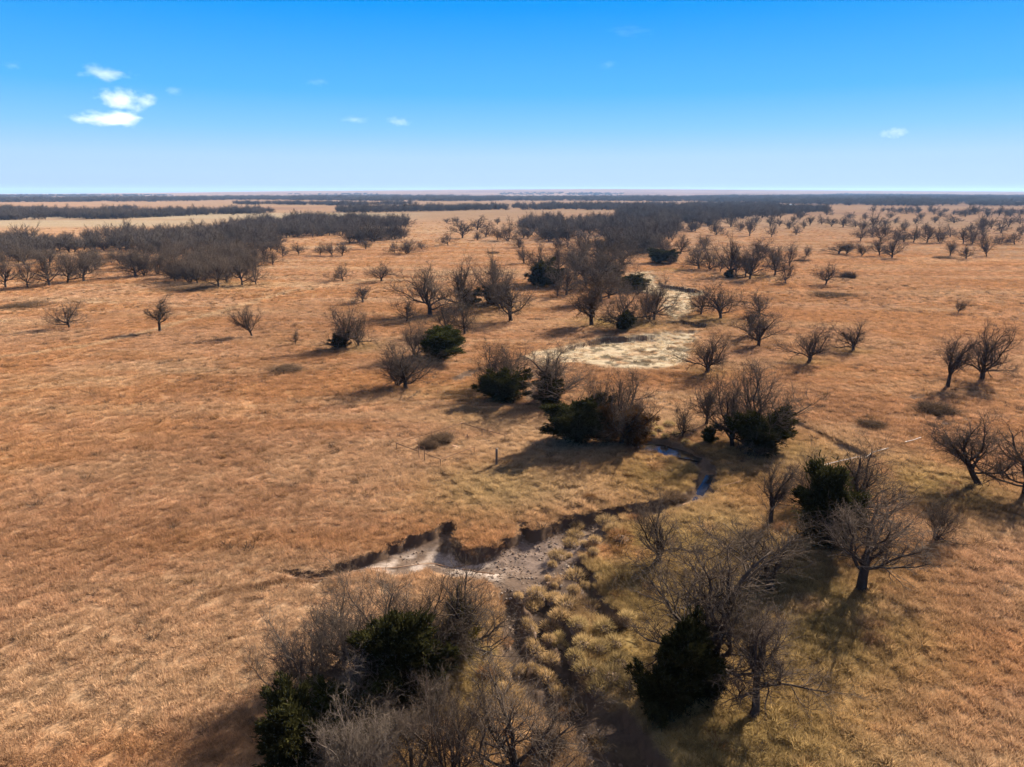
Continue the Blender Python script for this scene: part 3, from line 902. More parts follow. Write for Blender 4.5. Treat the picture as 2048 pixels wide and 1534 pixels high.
ever(880, 719, 655, 98, 'large bright green bushy evergreen beside the gully in mid field', 'green')
bare(832, 716, 640, 56, 'thin bare tree growing out left of the bright green evergreen', 'multi')
bare(811, 777, 690, 92, 'spreading bare tree above the gully with long shadow to its left', 'spread')
bare(795, 772, 715, 55, 'lesser bare tree tucked at the left side of the spreading gully tree', 'multi')
bare(1003, 783, 697, 112, 'twiggy grey bare tree rising behind the left creek evergreen', 'multi')
ever(1008, 800, 733, 88, 'dark rounded evergreen on the left of the two by the creek bend', 'bush')
bare(1106, 800, 692, 118, 'wide bare tree with crooked bare limbs beside the pale dry meander', 'spread')
ever(1098, 808, 748, 52, 'slim dark evergreen on the right of the two by the creek bend', 'cone')
ever(1158, 884, 795, 116, 'large black-green evergreen casting a dark shadow left of the pool', 'bush')
bare(1242, 888, 750, 110, 'tall bare tree standing among rusty foliage beside the pool', 'spread')
ever(1266, 890, 812, 78, 'rusty brown withered evergreen beside the water pool', 'rust')
ever(1215, 886, 808, 60, 'dull brown evergreen between the black-green one and the pool', 'rust')
bare(1190, 872, 765, 60, 'thin bare tree rising behind the large black-green evergreen', 'multi')
bare(1365, 876, 806, 45, 'small thin bare tree on the bank above the pool', 'vase')
bare(1412, 851, 762, 56, 'bare tree with dark trunk left in the clump past the pool', 'round')
bare(1464, 895, 758, 100, 'tall bare tree with forked dark trunk in the clump past the pool', 'vase')
bare(1512, 882, 738, 135, 'widest bare tree on the right side of the clump past the pool', 'spread')
ever(1515, 906, 822, 104, 'dark evergreen under the widest bare tree of the clump past the pool', 'bush')
ever(1418, 889, 853, 26, 'little green bush between the trunks of the clump past the pool', 'green', 'bush', 'evergreen_bush')
bare(1183, 651, 563, 68, 'brownish dense bare tree just above the pale dry meander', 'round', 1, (0, 0), MIDBROWN)
bare(1250, 658, 582, 92, 'low wide bare tree with evergreen foot above the pale dry meander', 'spread')
ever(1250, 661, 622, 38, 'dark evergreen at the foot of the low wide bare tree by the meander', 'bush')
bare(1308, 641, 562, 56, 'upright bare tree at the left end of the middle cut bank', 'vase')
bare(1297, 640, 575, 40, 'second stem beside the upright bare tree at the middle cut bank', 'multi')
bare(1133, 590, 534, 50, 'rounded bare tree beside the dark evergreen of the centre thicket', 'round')
bare(1114, 598, 560, 20, 'thin sapling in front of the centre thicket', 'vase')
ever(1083, 572, 519, 58, 'dark evergreen at the left front corner of the centre thicket', 'bush')
ever(1108, 575, 535, 40, 'second dark evergreen in the left front of the centre thicket', 'bush')
bare(1085, 566, 495, 64, 'tall bare tree behind the evergreen at the left of the centre thicket', 'round')
bare(1118, 542, 496, 42, 'bare tree with a clear trunk on the left back of the centre thicket', 'round')
for i, (px, py, tp, w, wd) in enumerate([(1150, 560, 495, 60, 'left middle'), (1172, 572, 505, 60, 'centre'), (1195, 560, 492, 62, 'middle back'), (1215, 575, 505, 64, 'right middle'),
        (1228, 560, 495, 55, 'right back'), (1200, 605, 528, 68, 'right front'), (1218, 598, 540, 50, 'lower right'), (1245, 540, 482, 45, 'far right corner'), (1160, 535, 478, 45, 'far back')]):
    bare(px, py, tp, w, 'bare tree in the %s of the dense centre thicket' % wd, 'round')
ever(1262, 583, 548, 52, 'dark evergreen at the edge of the upper pale dry creek bed', 'cone')
ever(1222, 566, 530, 40, 'dark evergreen buried in the right of the centre thicket', 'bush')
bare(1402, 629, 577, 47, 'left one of the bare pair above the middle cut bank', 'spread')
bare(1441, 639, 570, 66, 'right one of the bare pair above the middle cut bank', 'round')
bare(1519, 632, 585, 46, 'bare tree with forked crown right of the bare pair', 'vase')
bare(1499, 672, 621, 44, 'fuzzy bare tree just left behind the taller field tree', 'round')
bare(1516, 692, 622, 64, 'taller bare field tree with crown leaning right', 'spread')
bare(1414, 746, 665, 84, 'round bare tree on the right shore of the pale dry meander', 'vase')
bare(1618, 725, 650, 76, 'fan-shaped bare tree in the middle of the right field', 'vase')
bare(1706, 703, 646, 58, 'bare tree next right of the fan-shaped tree in the right field', 'round')
bare(1652, 570, 528, 38, 'flat-topped bare tree alone high on the right field', 'round')
bare(1916, 627, 600, 20, 'tiny bare sapling alone on the far right field', 'vase')
bare(1895, 775, 675, 60, 'slender bare tree near the right edge beside a bigger crown', 'tall')
bare(1963, 760, 646, 92, 'large bare tree leaning right near the right edge', 'vase')
bare(1960, 972, 838, 140, 'broad bare tree casting a long trunk shadow at the right edge', 'clear')
bare(2052, 992, 858, 130, 'bare tree cut off by the right edge of the picture', 'spread')
bare(1868, 1080, 995, 60, 'small brownish bare tree leaning on the slope in the lower right', 'multi')
bare(1541, 1050, 925, 72, 'slim straight bare tree left of the tall black evergreen', 'tall')
ever(1640, 1090, 925, 100, 'tall black-green evergreen with pointed top in the lower right', 'cone')
ever(1672, 1070, 975, 70, 'lower dark evergreen shoulder right of the tall pointed evergreen', 'bush')
bare(1712, 1040, 880, 130, 'wide bare tree behind the fallen white pole', 'spread')
bare(1620, 1010, 905, 80, 'thin grey bare tree behind the tall pointed evergreen', 'multi')
bare(1537, 1180, 1055, 160, 'dense wide bare tree in the middle of the lower right group', 'clear')
bare(1725, 1180, 1005, 180, 'big bare tree throwing a bold trunk shadow towards the viewer', 'clear')
bare(1318, 1126, 1003, 112, 'bare tree standing alone right of the muddy creek bed', 'vase')
bare(1420, 1350, 1085, 265, 'largest bare tree of the foreground with arching grey limbs', 'spread')
ever(1368, 1408, 1236, 112, 'tallest black evergreen casting the deep shadow right of the lower creek', 'cone')
ever(1318, 1428, 1318, 100, 'squat black evergreen leaning out over the lower creek mud', 'bush')
ever(1415, 1392, 1300, 78, 'dark evergreen under the largest foreground bare tree', 'bush')
ever(1345, 1375, 1290, 64, 'ragged dark evergreen behind the tallest black one beside the creek', 'cone')
bare(1508, 1434, 1240, 190, 'bent bare tree at the bottom with long straight trunk shadow', 'clear', None, (0, .15))
bare(748, 1352, 1160, 200, 'twiggy grey bare tree at the top of the lower left thicket', 'multi')
bare(690, 1330, 1190, 130, 'thin bare tree on the outer left of the lower left thicket', 'vase')
bare(860, 1320, 1165, 140, 'bare tree behind the evergreens in the middle of the lower left thicket', 'multi')
bare(926, 1318, 1125, 140, 'bare tree with fanned limbs nearest the creek in the lower left thicket', 'spread')
ever(800, 1408, 1222, 150, 'large dark evergreen in the heart of the lower left thicket', 'cone')
ever(922, 1320, 1190, 60, 'slim dark green evergreen nearest the creek in the lower left thicket', 'olive')
ever(855, 1370, 1265, 90, 'dark evergreen between the large and the slim one', 'bush')
bare(620, 1405, 1240, 140, 'pale whitish bare tree at the left of the lower left thicket', 'multi', None, (0, 0), PALEV)
bare(780, 1430, 1290, 170, 'pale dead bare tree in front of the large dark evergreen', 'spread', None, (0, 0), PALEV)
ever(590, 1530, 1400, 130, 'black evergreen at the bottom left corner of the thicket with blue-black shadow', 'bush')
ever(700, 1470, 1372, 140, 'low bright green juniper at the bottom of the lower left thicket', 'low')
bare(1030, 1570, 1370, 210, 'bare tree at the bottom edge left of the muddy creek', 'spread')
bare(905, 1580, 1390, 150, 'thin bare tree at the bottom edge below the yellow grass', 'multi')
bare(815, 1570, 1425, 190, 'tangle of bare stems at the bottom edge below the thicket', 'multi')
bare(700, 1590, 1440, 150, 'bare stems at the bottom edge right of the black evergreen', 'multi', None, (0, 0), PALEV)

# ------------------------------------------------------------------ groves farther off
def small_bare(x, y, hm, wm, label, group, far):
    z = hz(x, y)
    if far:
        v = FARV[SEED.randrange(len(FARV))]
        o = add('bare_tree', v['whole']); o.location = (x, y, z - .1)
        o.scale = (wm / v['W'],) * 2 + (hm / v['H'],); o.rotation_euler = (0, 0, SEED.random() * 6.28)
        tag(o, label, 'tree', group)
    else:
        st = SEED.choice(('round', 'round', 'spread', 'vase', 'multi'))
        v = MID[st][SEED.randrange(len(MID[st]))]
        r = empty('bare_tree', (x, y, z - .05), label, 'tree', group)
        put(v, r, wm, hm)

ORD = 'first second third fourth fifth sixth seventh eighth ninth tenth eleventh twelfth thirteenth fourteenth fifteenth sixteenth seventeenth eighteenth nineteenth twentieth'.split()
def row(items, label, group):
    items = sorted(items)
    for i, (px, py, tp, w) in enumerate(items):
        x, y, z = place(px, py)
        dep = depth_of(y, z)
        lb = label if len(items) > 20 else ('%s, %s from the left' % (label, ORD[i]))
        small_bare(x, y, max(2.0, top_height(y, z, tp)), w * dep / F * 1.1, lb, group, py < 478)

row([(598,510,486,26),(641,511,490,22),(665,512,485,28),(685,512,486,24),(566,515,490,20),(732,499,479,26),(790,507,483,24),(815,508,480,44),(843,499,482,16)],
    'small bare tree in front of the left grove', 'small trees in front of the left grove')
row([(896,491,465,28),(925,476,440,36),(955,481,463,18),(972,474,444,26),(995,480,456,22),(1015,482,446,36),(1039,496,473,28),(894,447,436,13),(913,446,434,15),(955,460,433,30),(995,449,436,14),
     (1048,527,494,30),(1111,499,477,20),(1122,500,480,16),(1135,499,478,18),(1160,499,474,20),(1178,500,476,18),(1200,499,474,20)],
    'small bare tree between left grove and central wood', 'small trees left of the central wood')
row([(1431,470,444,28),(1499,472,439,24),(1543,474,444,16),(1592,470,450,18),(1579,458,438,18),(1620,451,432,18),(1462,454,430,24),(1540,453,424,22),(1558,453,438,14),(1643,449,430,14),
     (1663,453,435,24),(1686,454,434,26),(1711,454,438,18),(1747,456,428,22),(1727,460,441,18),(1608,458,440,14),(1480,462,440,18),(1510,450,430,20),(1585,446,430,14),(1600,440,424,14)],
    'small bare tree on the plain right of the central wood', 'trees right of the central wood')
row([(1721,482,455,26),(1760,484,448,30),(1791,484,453,26),(1807,484,465,30),(1827,485,453,24),(1854,486,454,24),(1881,486,455,26),(1926,488,456,20),(1943,488,452,22),(1965,486,460,16),
     (2000,489,470,24),(2029,489,465,34),(1770,470,446,22),(1745,473,450,20),(1900,474,450,22),(1965,470,430,22),(1850,466,446,18),(1810,462,440,16),(1908,446,430,28),(1965,458,432,18),(1982,458,436,16),
     (2002,466,442,26),(2017,454,432,22),(2040,448,430,20),(1870,446,432,18),(1830,448,434,16),(1790,447,434,16),(1840,438,424,14),(1880,434,422,16),(1930,434,420,18),(1975,434,421,18),(2020,434,420,20),
     (1780,436,424,14),(1730,440,426,16),(1700,438,424,16),(2044,470,448,20),(1940,466,446,18),(1770,452,436,14)],
    'small bare tree in the loose rows on the far right plain', 'loose rows of trees on the far right plain')
row([(1973,513,474,26),(1932,519,493,26),(1900,512,482,22)], 'bare tree in front of the loose rows at the right', 'three trees in front of the right rows')
row([(1678,508,488,40),(1692,509,482,34),(1723,513,487,30),(1758,512,480,26),(1784,517,480,36),(1612,515,492,20)], 'rounded bare tree in the short row on the upper right field', 'short row on the upper right field')
row([(1398,538,488,58),(1420,540,496,44),(1410,502,470,36),(1440,545,512,24),(1460,552,480,50),(1471,552,500,30),(1499,560,500,52),(1491,554,505,36),(1523,518,480,52),(1550,552,505,40),(1579,532,488,36),
     (1571,567,524,28),(1361,508,470,44),(1330,512,474,44),(1300,505,470,36),(1545,530,492,34)], 'bare tree in the cluster right of the upper creek bed', 'cluster right of the upper dry creek bed')
ever(1320, 527, 497, 48, 'round dark evergreen at the head of the dry creek bed', 'bush')
ever(1340, 526, 500, 30, 'lesser dark evergreen joined to the round one at the creek head', 'bush')
ever(1458, 556, 540, 16, 'little dark evergreen at a trunk foot in the upper right cluster', 'cone')
ever(1085, 790, 770, 14, 'stubby dark evergreen between the two creek bend evergreens', 'bush')

FAR_RNG = np.random.default_rng(21)
def fill(poly_px, spacing, gaps=.0):
    P = [G(a, b) for a, b in poly_px]
    xs = [p[0] for p in P]; ys_ = [p[1] for p in P]
    nx, ny = int((max(xs) - min(xs)) / spacing) + 1, int((max(ys_) - min(ys_)) / spacing) + 1
    gx_, gy_ = np.meshgrid(np.arange(nx), np.arange(ny))
    x = min(xs) + (gx_.ravel() + FAR_RNG.random(nx * ny) * .95) * spacing; y = min(ys_) + (gy_.ravel() + FAR_RNG.random(nx * ny) * .95) * spacing
    sc_ = max(40, spacing * 5)
    wx, wy = x + sc_ * .8 * (fbm(x, y, sc_, 2, 55) - .5), y + sc_ * .8 * (fbm(x, y, sc_, 2, 56) - .5)
    m = inside(wx, wy, P)
    if gaps: m &= fbm(x, y * 1.2, sc_ * .8, 3, 57) > gaps
    return x[m], y[m]

def far_sources(name):
    out = []
    for i, v in enumerate(FARV):
        o = bpy.data.objects.new(name, v['whole']); out.append(o)
    return out
def woods(name, x, y, hm, hsd=.2, wr=1.1):
    n = len(x)
    z = height(x, y)
    h = hm * (1 + hsd * FAR_RNG.normal(0, 1, n)).clip(.5, 1.6); w = h * wr * (.8 + .4 * FAR_RNG.random(n))
    hN = np.mean([v['H'] for v in FARV]); wN = np.mean([v['W'] for v in FARV])
    scl = np.stack([w / wN, w / wN, h / hN], 1)
    rot = np.stack([np.zeros(n), np.zeros(n), FAR_RNG.random(n) * 6.28], 1)
    o = gn_scatter(name, np.stack([x, y, z - .1], 1), np.ones((n, 3)), scl, rot, far_sources(name + '_tree'))
    print(name, n)
    return o

# left grove: near rows as single trees, the depth of it as one mass
G1 = [(-120,590),(0,577),(60,574),(140,566),(180,560),(205,535),(245,532),(270,554),(330,551),(352,545),(352,520),(430,508),(545,505),(545,478),(700,470),(700,462),(400,462),(200,478),(0,486),(-120,490)]
G2 = [(352,562),(375,570),(438,578),(485,571),(512,570),(540,528),(500,515),(430,515),(380,530)]
cand = []
for poly, sp, lab, grp in ((G2, 8.3, 'bare tree in the small grove jutting out from the left wood', 'trees of the jutting small grove'),
                           (G1, 10.0, 'bare tree in the dense left grove', 'trees of the left grove')):
    x, y = fill(poly, sp, .49)
    for a, b in zip(x, y): cand.append((math.hypot(a, b), a, b, lab, grp))
for i, (px, py, tp, w) in enumerate(sorted([(12,576,520,40),(55,574,518,36),(100,573,512,50),(136,567,506,62),(168,562,512,44),(272,553,505,56),(291,552,498,44),(316,550,505,30),(335,548,500,36),(355,561,508,32),(438,577,520,46),(484,570,515,38),(512,570,518,34),(395,568,520,40)])):
    x, y, z = place(px, py); dep = depth_of(y, z)
    small_bare(x, y, top_height(y, z, tp), w * dep / F, 'bare tree on the front edge of the left grove, %s from the left' % ORD[i], 'front edge of the left grove', False)
cand.sort()
n_bare = len([o for o in S.objects if o.name.startswith('bare_tree')])
room = max(0, 300 - n_bare)
print('bare trees so far', n_bare, 'grove candidates', len(cand))
for r_, a, b, lab, grp in cand[:room]:
    hm = SEED.uniform(6.6, 9.6)
    small_bare(a, b, hm, hm * SEED.uniform(.95, 1.25), lab, grp, False)
rest = np.array([(c[1], c[2]) for c in cand[room:]])
if len(rest): woods('left_grove_depths', rest[:, 0], rest[:, 1], 8.4)
def many(name, polys, hm, **kw):
    xs, ys_ = [], []
    for p, sp in polys:
        a, b = fill(p, sp, .46); xs.append(a); ys_.append(b)
    return woods(name, np.concatenate(xs), np.concatenate(ys_), hm, **kw)
many('back_grove', [([(560,462),(700,458),(832,456),(830,449),(700,441),(600,441),(540,450),(450,456)], 9.5), ([(690,488),(760,487),(850,479),(848,472),(700,474)], 9.0)], 9.5)
many('central_wood', [([(1038,478),(1110,482),(1200,486),(1300,480),(1370,470),(1420,455),(1490,438),(1560,430),(1650,424),(1640,418),(1500,411),(1290,413),(1250,424),(1230,438),(1120,452),(1110,440),(1085,440),(1060,452)], 12),
    ([(1170,512),(1230,520),(1290,512),(1330,500),(1330,488),(1240,492),(1180,500)], 8.0),
    ([(1560,445),(1700,436),(1700,429),(1560,434)], 26)], 10.0)
many('distant_tree_lines', [([(-150,443),(0,441),(130,439),(260,437),(400,433),(520,428),(540,424),(400,426),(260,429),(120,428),(60,424),(0,422),(-150,421)], 9.5),
    ([(680,426),(800,424),(900,422),(1000,420),(1290,422),(1290,414),(1100,413),(960,416),(840,418),(680,421)], 12),
    ([(1700,428),(1900,430),(2120,432),(2120,427),(1900,425),(1700,424)], 30), ([(240,421),(290,421),(290,419),(240,419)], 14),
    ([(940,446),(1010,446),(1010,441),(940,441)], 60)], 10.0)
many('tree_rows_on_the_plain', [([(470,409),(545,410),(720,412),(830,410),(830,408.5),(720,410),(545,408.5),(470,407)], 12)], 10)
many('distant_woods', [([(-200,404),(300,404),(480,400),(700,402.5),(860,403),(1024,402),(1024,395),(860,393.5),(700,393),(480,395),(300,397),(-200,398)], 36),
    ([(1024,402),(1240,402),(1400,404),(1560,407),(1700,412),(1900,412.5),(2200,413),(2200,396),(1900,392),(1700,391),(1560,393),(1400,394.5),(1024,395)], 34),
    ([(-200,394),(250,393.5),(330,392),(330,391),(-200,391)], 80), ([(1000,391),(1240,391.5),(1240,390.5),(1000,390)], 70), ([(560,391),(760,391),(760,390.5),(560,390.5)], 90)], 13, wr=2.1)
# the nearest trees of the central wood's edge, one by one, come out of the listed rows above

# ------------------------------------------------------------------ brush patches
def brush_mesh(seed, n=620, mat=None):
    r_ = np.random.default_rng(seed)
    a = r_.random(n) * 6.28; r = np.sqrt(r_.random(n))
    ca = r_.random(14) * 6.28; cr = np.sqrt(r_.random(14)) * .8; k_ = r_.integers(0, 14, n); rr_ = (.12 + .2 * r_.random(14))[k_]
    P0 = np.stack([cr[k_] * np.cos(ca[k_]) + rr_ * r * np.cos(a), cr[k_] * np.sin(ca[k_]) + rr_ * r * np.sin(a), np.full(n, -.05)], 1)
    h = (.5 + .8 * r_.random(n)) * (1 - .4 * r ** 2)
    d = norm(r_.normal(0, .42, (n, 3)) * [1, 1, 0] + [0, 0, 1.]) * h[:, None]
    mid = P0 + d * .5 + r_.normal(0, .04, (n, 3))
    P = np.stack([P0, mid, P0 + d], 1); rad = np.repeat(np.array([[.016, .012, .008]]), n, 0)
    tw, twr = spawn(r_, P, rad, 3, .3, 1, .6, .25, lambda t: .55 + 0 * t, 2, 0, .2, .8, .009, .6)
    v, t = join([tubes(P, rad, 3), tubes(tw, twr, 3)])
    return mesh_from('brush_patch', v, t, [mat or M_TWIG])
BRUSH = [brush_mesh(1, 620, M_BROWNTWIG), brush_mesh(2, 620, M_BROWNTWIG)]
for i, (px, py, w, hm, lab) in enumerate([
    (58, 612, 95, .9, 'low grey brush patch at the left edge of the field'), (395, 577, 120, .9, 'dark brush patch before the jutting small grove'),
    (572, 742, 75, .9, 'round grey brush patch beside the eroded scrape in mid field'), (1660, 592, 100, .9, 'long low brush patch on the upper right field'),
    (1695, 556, 34, 2.6, 'dark low bush beside the flat-topped tree'), (1870, 822, 95, 1.2, 'brownish brush patch on the slope near the right edge'),
    (1745, 850, 60, .7, 'low reddish brush on the right slope'), (884, 884, 62, 1.2, 'grey brush growing inside the rusty pipe pen'),
    (856, 896, 46, 1.0, 'reddish brush at the front inside the rusty pipe pen'), (990, 507, 26, 1.0, 'tiny brush patch on the pale ground left of the central thicket'),
    (1606, 523, 36, 1.0, 'low brush right of the upper right cluster'), (1890, 517, 50, 1.0, 'low brush strip by the pale spot at the far right'),
    (700, 1395, 60, 1.3, 'grey brush in the lower left thicket'), (1095, 1500, 80, 1.3, 'grey twiggy brush along the bottom of the muddy creek'),
    (1345, 1000, 60, .8, 'brush on the outer bank of the creek bend'),
    (1240, 1255, 50, .8, 'low dark brush on the grassy right bank')]):
    x, y, z = place(px, py)
    o = add('brush_patch', BRUSH[i % 2]); s_ = w * depth_of(y, z) / F / 2
    o.location = (x, y, z); o.scale = (s_, s_ * .8, hm); o.rotation_euler = (0, 0, SEED.random() * 6.28)
    tag(o, lab, 'brush', 'brush patches')

# ------------------------------------------------------------------ grass tussocks in the creek bed
def tussock_mesh(seed, mat, long=False):
    r_ = np.random.default_rng(seed)
    v, t, val = blades(r_, 420, .9, .28, .62, .03, .28, dome=True, outward=1.25)
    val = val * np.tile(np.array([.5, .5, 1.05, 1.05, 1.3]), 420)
    # the earthen root mound that carries the blades
    k, m = 12, 5
    V, T = [], []
    for j in range(m):
        f = j / (m - 1); rr = math.cos(f * 1.45) * .88
        for i in range(k):
            an = i * 6.283 / k; q = rr * (1 + r_.normal(0, .06))
            V.append((q * math.cos(an), q * math.sin(an), -.25 + .5 * math.sin(f * 1.45)))
    for j in range(m - 1):
        for i in range(k):
            a, b = j * k + i, j * k + (i + 1) % k
            T += [(a, b, b + k), (a, b + k, a + k)]
    return (mesh_from('grass_blades', v, t, [mat], attr={'bval': val}), mesh_from('root_mound', V, T, [M_CLOD], smooth=True))
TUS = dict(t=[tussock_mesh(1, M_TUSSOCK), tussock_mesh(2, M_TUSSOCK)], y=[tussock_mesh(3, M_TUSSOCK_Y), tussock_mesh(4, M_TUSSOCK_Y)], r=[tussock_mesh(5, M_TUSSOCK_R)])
LAB = dict(t='golden brown grass tussock rising from the mud of the creek bed', y='yellowish grass tussock on the grassy side of the creek bed', r='reddish brown grass tussock at the edge of the creek bed',
           l='long ridge of golden grass between the mud ruts of the lower creek bed', p='pale grass tussock on the bank beside the water pool')
for px, py, w, l, kind, lab in [(1116,1117,40,1,'t','t'),(1105,1134,20,1,'t','t'),(1142,1092,34,1,'t','t'),(1168,1092,18,1,'t','t'),(1167,1120,18,1,'t','t'),(1139,1115,12,1,'t','t'),(1153,1157,46,1,'t','t'),
    (1074,1192,40,1,'t','t'),(1037,1197,20,1,'t','t'),(1077,1213,20,1.3,'t','t'),(1107,1200,28,1.2,'t','t'),(1135,1214,50,1,'t','t'),(1147,1184,26,1,'t','t'),(1170,1176,22,1,'t','t'),(1096,1161,14,1,'t','t'),(1110,1176,13,1,'t','t'),
    (1119,1238,42,1,'t','t'),(1151,1074,34,1,'t','t'),(1153,1056,30,1,'t','t'),(1214,1048,42,1,'t','t'),(1228,1062,32,1,'t','t'),(1242,1080,50,1.2,'r','r'),(1062,1216,24,1.8,'t','t'),
    (1060,1258,26,2.2,'t','l'),(1072,1304,32,2.2,'t','l'),(1102,1324,34,1,'t','t'),(1070,1345,22,2.0,'t','l'),(1098,1362,30,2.2,'t','l'),(1118,1396,32,2.0,'t','l'),(1139,1390,16,1.6,'t','t'),(1152,1318,40,1,'y','y'),(1167,1292,44,1,'y','y'),
    (1121,1296,32,1,'y','y'),(1099,1284,24,1.3,'t','t'),(1118,1280,28,1,'y','y'),(1102,1260,36,1.2,'t','t'),(1124,1236,36,1,'t','t'),(1157,1254,42,1,'y','y'),(1041,1345,24,1.3,'t','t'),(1012,1358,22,1,'t','t'),(973,1354,40,1,'r','r'),
    (977,1312,32,1,'y','y'),(1008,1293,30,1.3,'r','r'),(1210,1260,44,1,'y','y'),(1178,1345,50,1.3,'y','y'),(1221,1358,56,1.3,'y','y'),(1262,1374,50,1.2,'y','y'),(1195,1380,44,1.2,'y','y'),(1240,1330,50,1,'y','y'),(1156,1424,26,1,'t','t'),
    (1127,1434,30,1,'r','r'),(1200,1300,44,1,'y','y'),(1230,1290,40,1,'y','y'),(1255,1240,36,1,'y','y'),(1185,1215,30,1,'t','t'),(1190,1085,26,1,'t','t'),(1268,1044,34,1,'r','r'),(1188,1108,22,1,'t','t'),
    (1318,862,20,1,'y','p'),(1338,852,24,1,'y','p'),(1352,872,20,1,'y','p'),(1306,872,16,1,'y','p'),(1330,876,16,1,'y','p'),(1300,850,22,1,'y','p'),(1372,888,18,1,'y','p'),(1390,896,18,1,'y','p'),(1180,1000,30,1,'r','r'),
    (1320,918,14,1,'r','r'),(1362,932,16,1,'t','t')]:
    x, y, z = place(px, py)
    s_ = w * depth_of(y, z) / F / 2.1
    r = empty('grass_tussock', (x, y, z), LAB[lab], 'grass tussock', 'grass tussocks of the creek')
    pair = TUS[kind][SEED.randrange(len(TUS[kind]))]
    if lab in 'ty':
        size = 'small' if w < 19 else 'large' if w >= 36 else 'medium'
        zone = 'beside the cut bank' if py < 1080 else 'on the gravelly mud' if py < 1150 else 'where the mud narrows' if py < 1225 else 'among the upper ruts' if py < 1310 else 'among the lowest ruts'
        r['label'] = '%s %s grass tussock %s of the creek bed' % (size, 'golden brown' if lab == 't' else 'yellowish', zone)
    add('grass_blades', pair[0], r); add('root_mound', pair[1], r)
    r.scale = (s_, s_ * l, min(1.7, .7 + .75 * s_)); r.rotation_euler = (0, 0, R(28) + SEED.uniform(-.25, .25) if l > 1.5 else SEED.random() * 6.28)

# rougher bunch grass along the wet side of the creek, beyond counting
bx, by = wedge(9000, 34, 105)
bc, bb, bp_ = ground_color(bx, by)
lush = np.zeros(bx.shape)
for X_, Y_, r_, k_ in LUSH_W + STRAW_W: lush = np.maximum(lush, k_ * np.exp(-(np.hypot(bx - X_, by - Y_) / (r_ * 1.1)) ** 2))
tzz, _ = sdf(bx, by, TUSS)
kp = (tzz < 0) & (lush > .18 + .3 * rng.random(len(bx))) & (bb < .5)
bx, by, bc = bx[kp], by[kp], bc[kp]
bsrc = []
for i in range(3):
    v, t, val = blades(np.random.default_rng(300 + i), 150, .5, .25, .6, .03, .25, dome=True, outward=1.1)
    bsrc.append(bpy.data.objects.new('bunch_grass_tuft', mesh_from('bunch_grass_tuft', v, t, [M_GRASS], attr={'bval': val})))
nb = len(bx); ss = .55 + .7 * rng.random((nb, 1))
gn_scatter('creek_bunch_grass', np.stack([bx, by, height(bx, by)], 1), np.clip(bc * (.8 + .6 * rng.random((nb, 1))), 0, .8), np.concatenate([ss, ss, ss * (.7 + .5 * rng.random((nb, 1)))], 1),
           np.stack([rng.normal(0, .1, nb), rng.normal(0, .1, nb), rng.random(nb) * 6.28], 1), bsrc)
print('bunch grass', nb)

# clods and stones lying on the mud
def lump(seed, mat, name):
    r_ = np.random.default_rng(seed)
    import bmesh
    bm = bmesh.new(); bmesh.ops.create_icosphere(bm, subdivisions=1, radius=1)
    for v in bm.verts: v.co *= 1 + r_.normal(0, .16); v.co.z *= .65
    me = bpy.data.meshes.new(name); bm.to_mesh(me); bm.free(); me.materials.append(mat)
    return bpy.data.objects.new(name, me)
n = 30000
xs_ = [p[0] for p in BED]; ys2 = [p[1] for p in BED]
cx = min(xs_) + (max(xs_) - min(xs_)) * rng.random(n); cy = min(ys2) + (max(ys2) - min(ys2)) * rng.random(n)
mud, _, _ = ground_masks(cx, cy)
xm, ym = G(700, 1150)
kp = (mud > .5) & (fbm(cx, cy, 2.5, 3, 95) > .36 + .2 * rng.random(n)) & (rng.random(n) < .35 + .65 * sstep(-8, 2, cx))
cx, cy = cx[kp], cy[kp]; n = len(cx)
cs = .03 + .15 * rng.random((n, 1)) ** 4
gn_scatter('mud_clods', np.stack([cx, cy, height(cx, cy)], 1), np.ones((n, 3)), np.concatenate([cs * (1 + .5 * rng.random((n, 1))), cs, cs], 1), np.stack([rng.normal(0, .3, n), rng.normal(0, .3, n), rng.random(n) * 6.28], 1),
           [lump(1, M_CLOD, 'mud_clod'), lump(2, M_CLOD, 'mud_clod'), lump(3, M_STONE, 'mud_clod')])
print('clods', n)

# ------------------------------------------------------------------ rusty pipe pen
def tube_obj(name, pts, r, mat, parent=None, k=8, loc=None):
    P = np.array([pts], float); Rr = np.full((1, len(pts)), r) if np.isscalar(r) else np.array([r])
    v, t = tubes(P, Rr, k, False)
    V = list(v); T = [tuple(q) for q in t]
    for ring in (0, len(pts) - 1):       # close both ends
        c = len(V); V.append(P[0, ring])
        for j in range(k): T.append((ring * k + j, ring * k + (j + 1) % k, c))
    o = add(name, mesh_from(name, V, T, [mat], smooth=False), parent)
    if loc is not None: o.location = loc
    return o
pA, pB, pC, pD = [place(*p) for p in [(793,901),(924,860),(1010,885),(881,934)]]
origin = Vector(((pA[0] + pC[0]) / 2, (pA[1] + pC[1]) / 2, hz((pA[0] + pC[0]) / 2, (pA[1] + pC[1]) / 2)))
pen = empty('pipe_pen', origin, 'square rusty pipe railing pen standing open in the grass', 'pen')
RH = 1.15
def rel(p, dz=0.0): return (p[0] - origin.x, p[1] - origin.y, hz(p[0], p[1]) + dz - origin.z)
def lerp(a, b, t): return (a[0] + (b[0] - a[0]) * t, a[1] + (b[1] - a[1]) * t)
posts = [pA, pB, pC, pD, lerp(pA, pB, .52), lerp(pB, pC, .48), lerp(pD, pC, .5)]
for p in posts: tube_obj('post', [rel(p, -.3), rel(p, RH)], .055, M_RUSTIRON, pen)
gate1, gate2 = lerp(pA, pD, .53), lerp(pA, pD, .655)
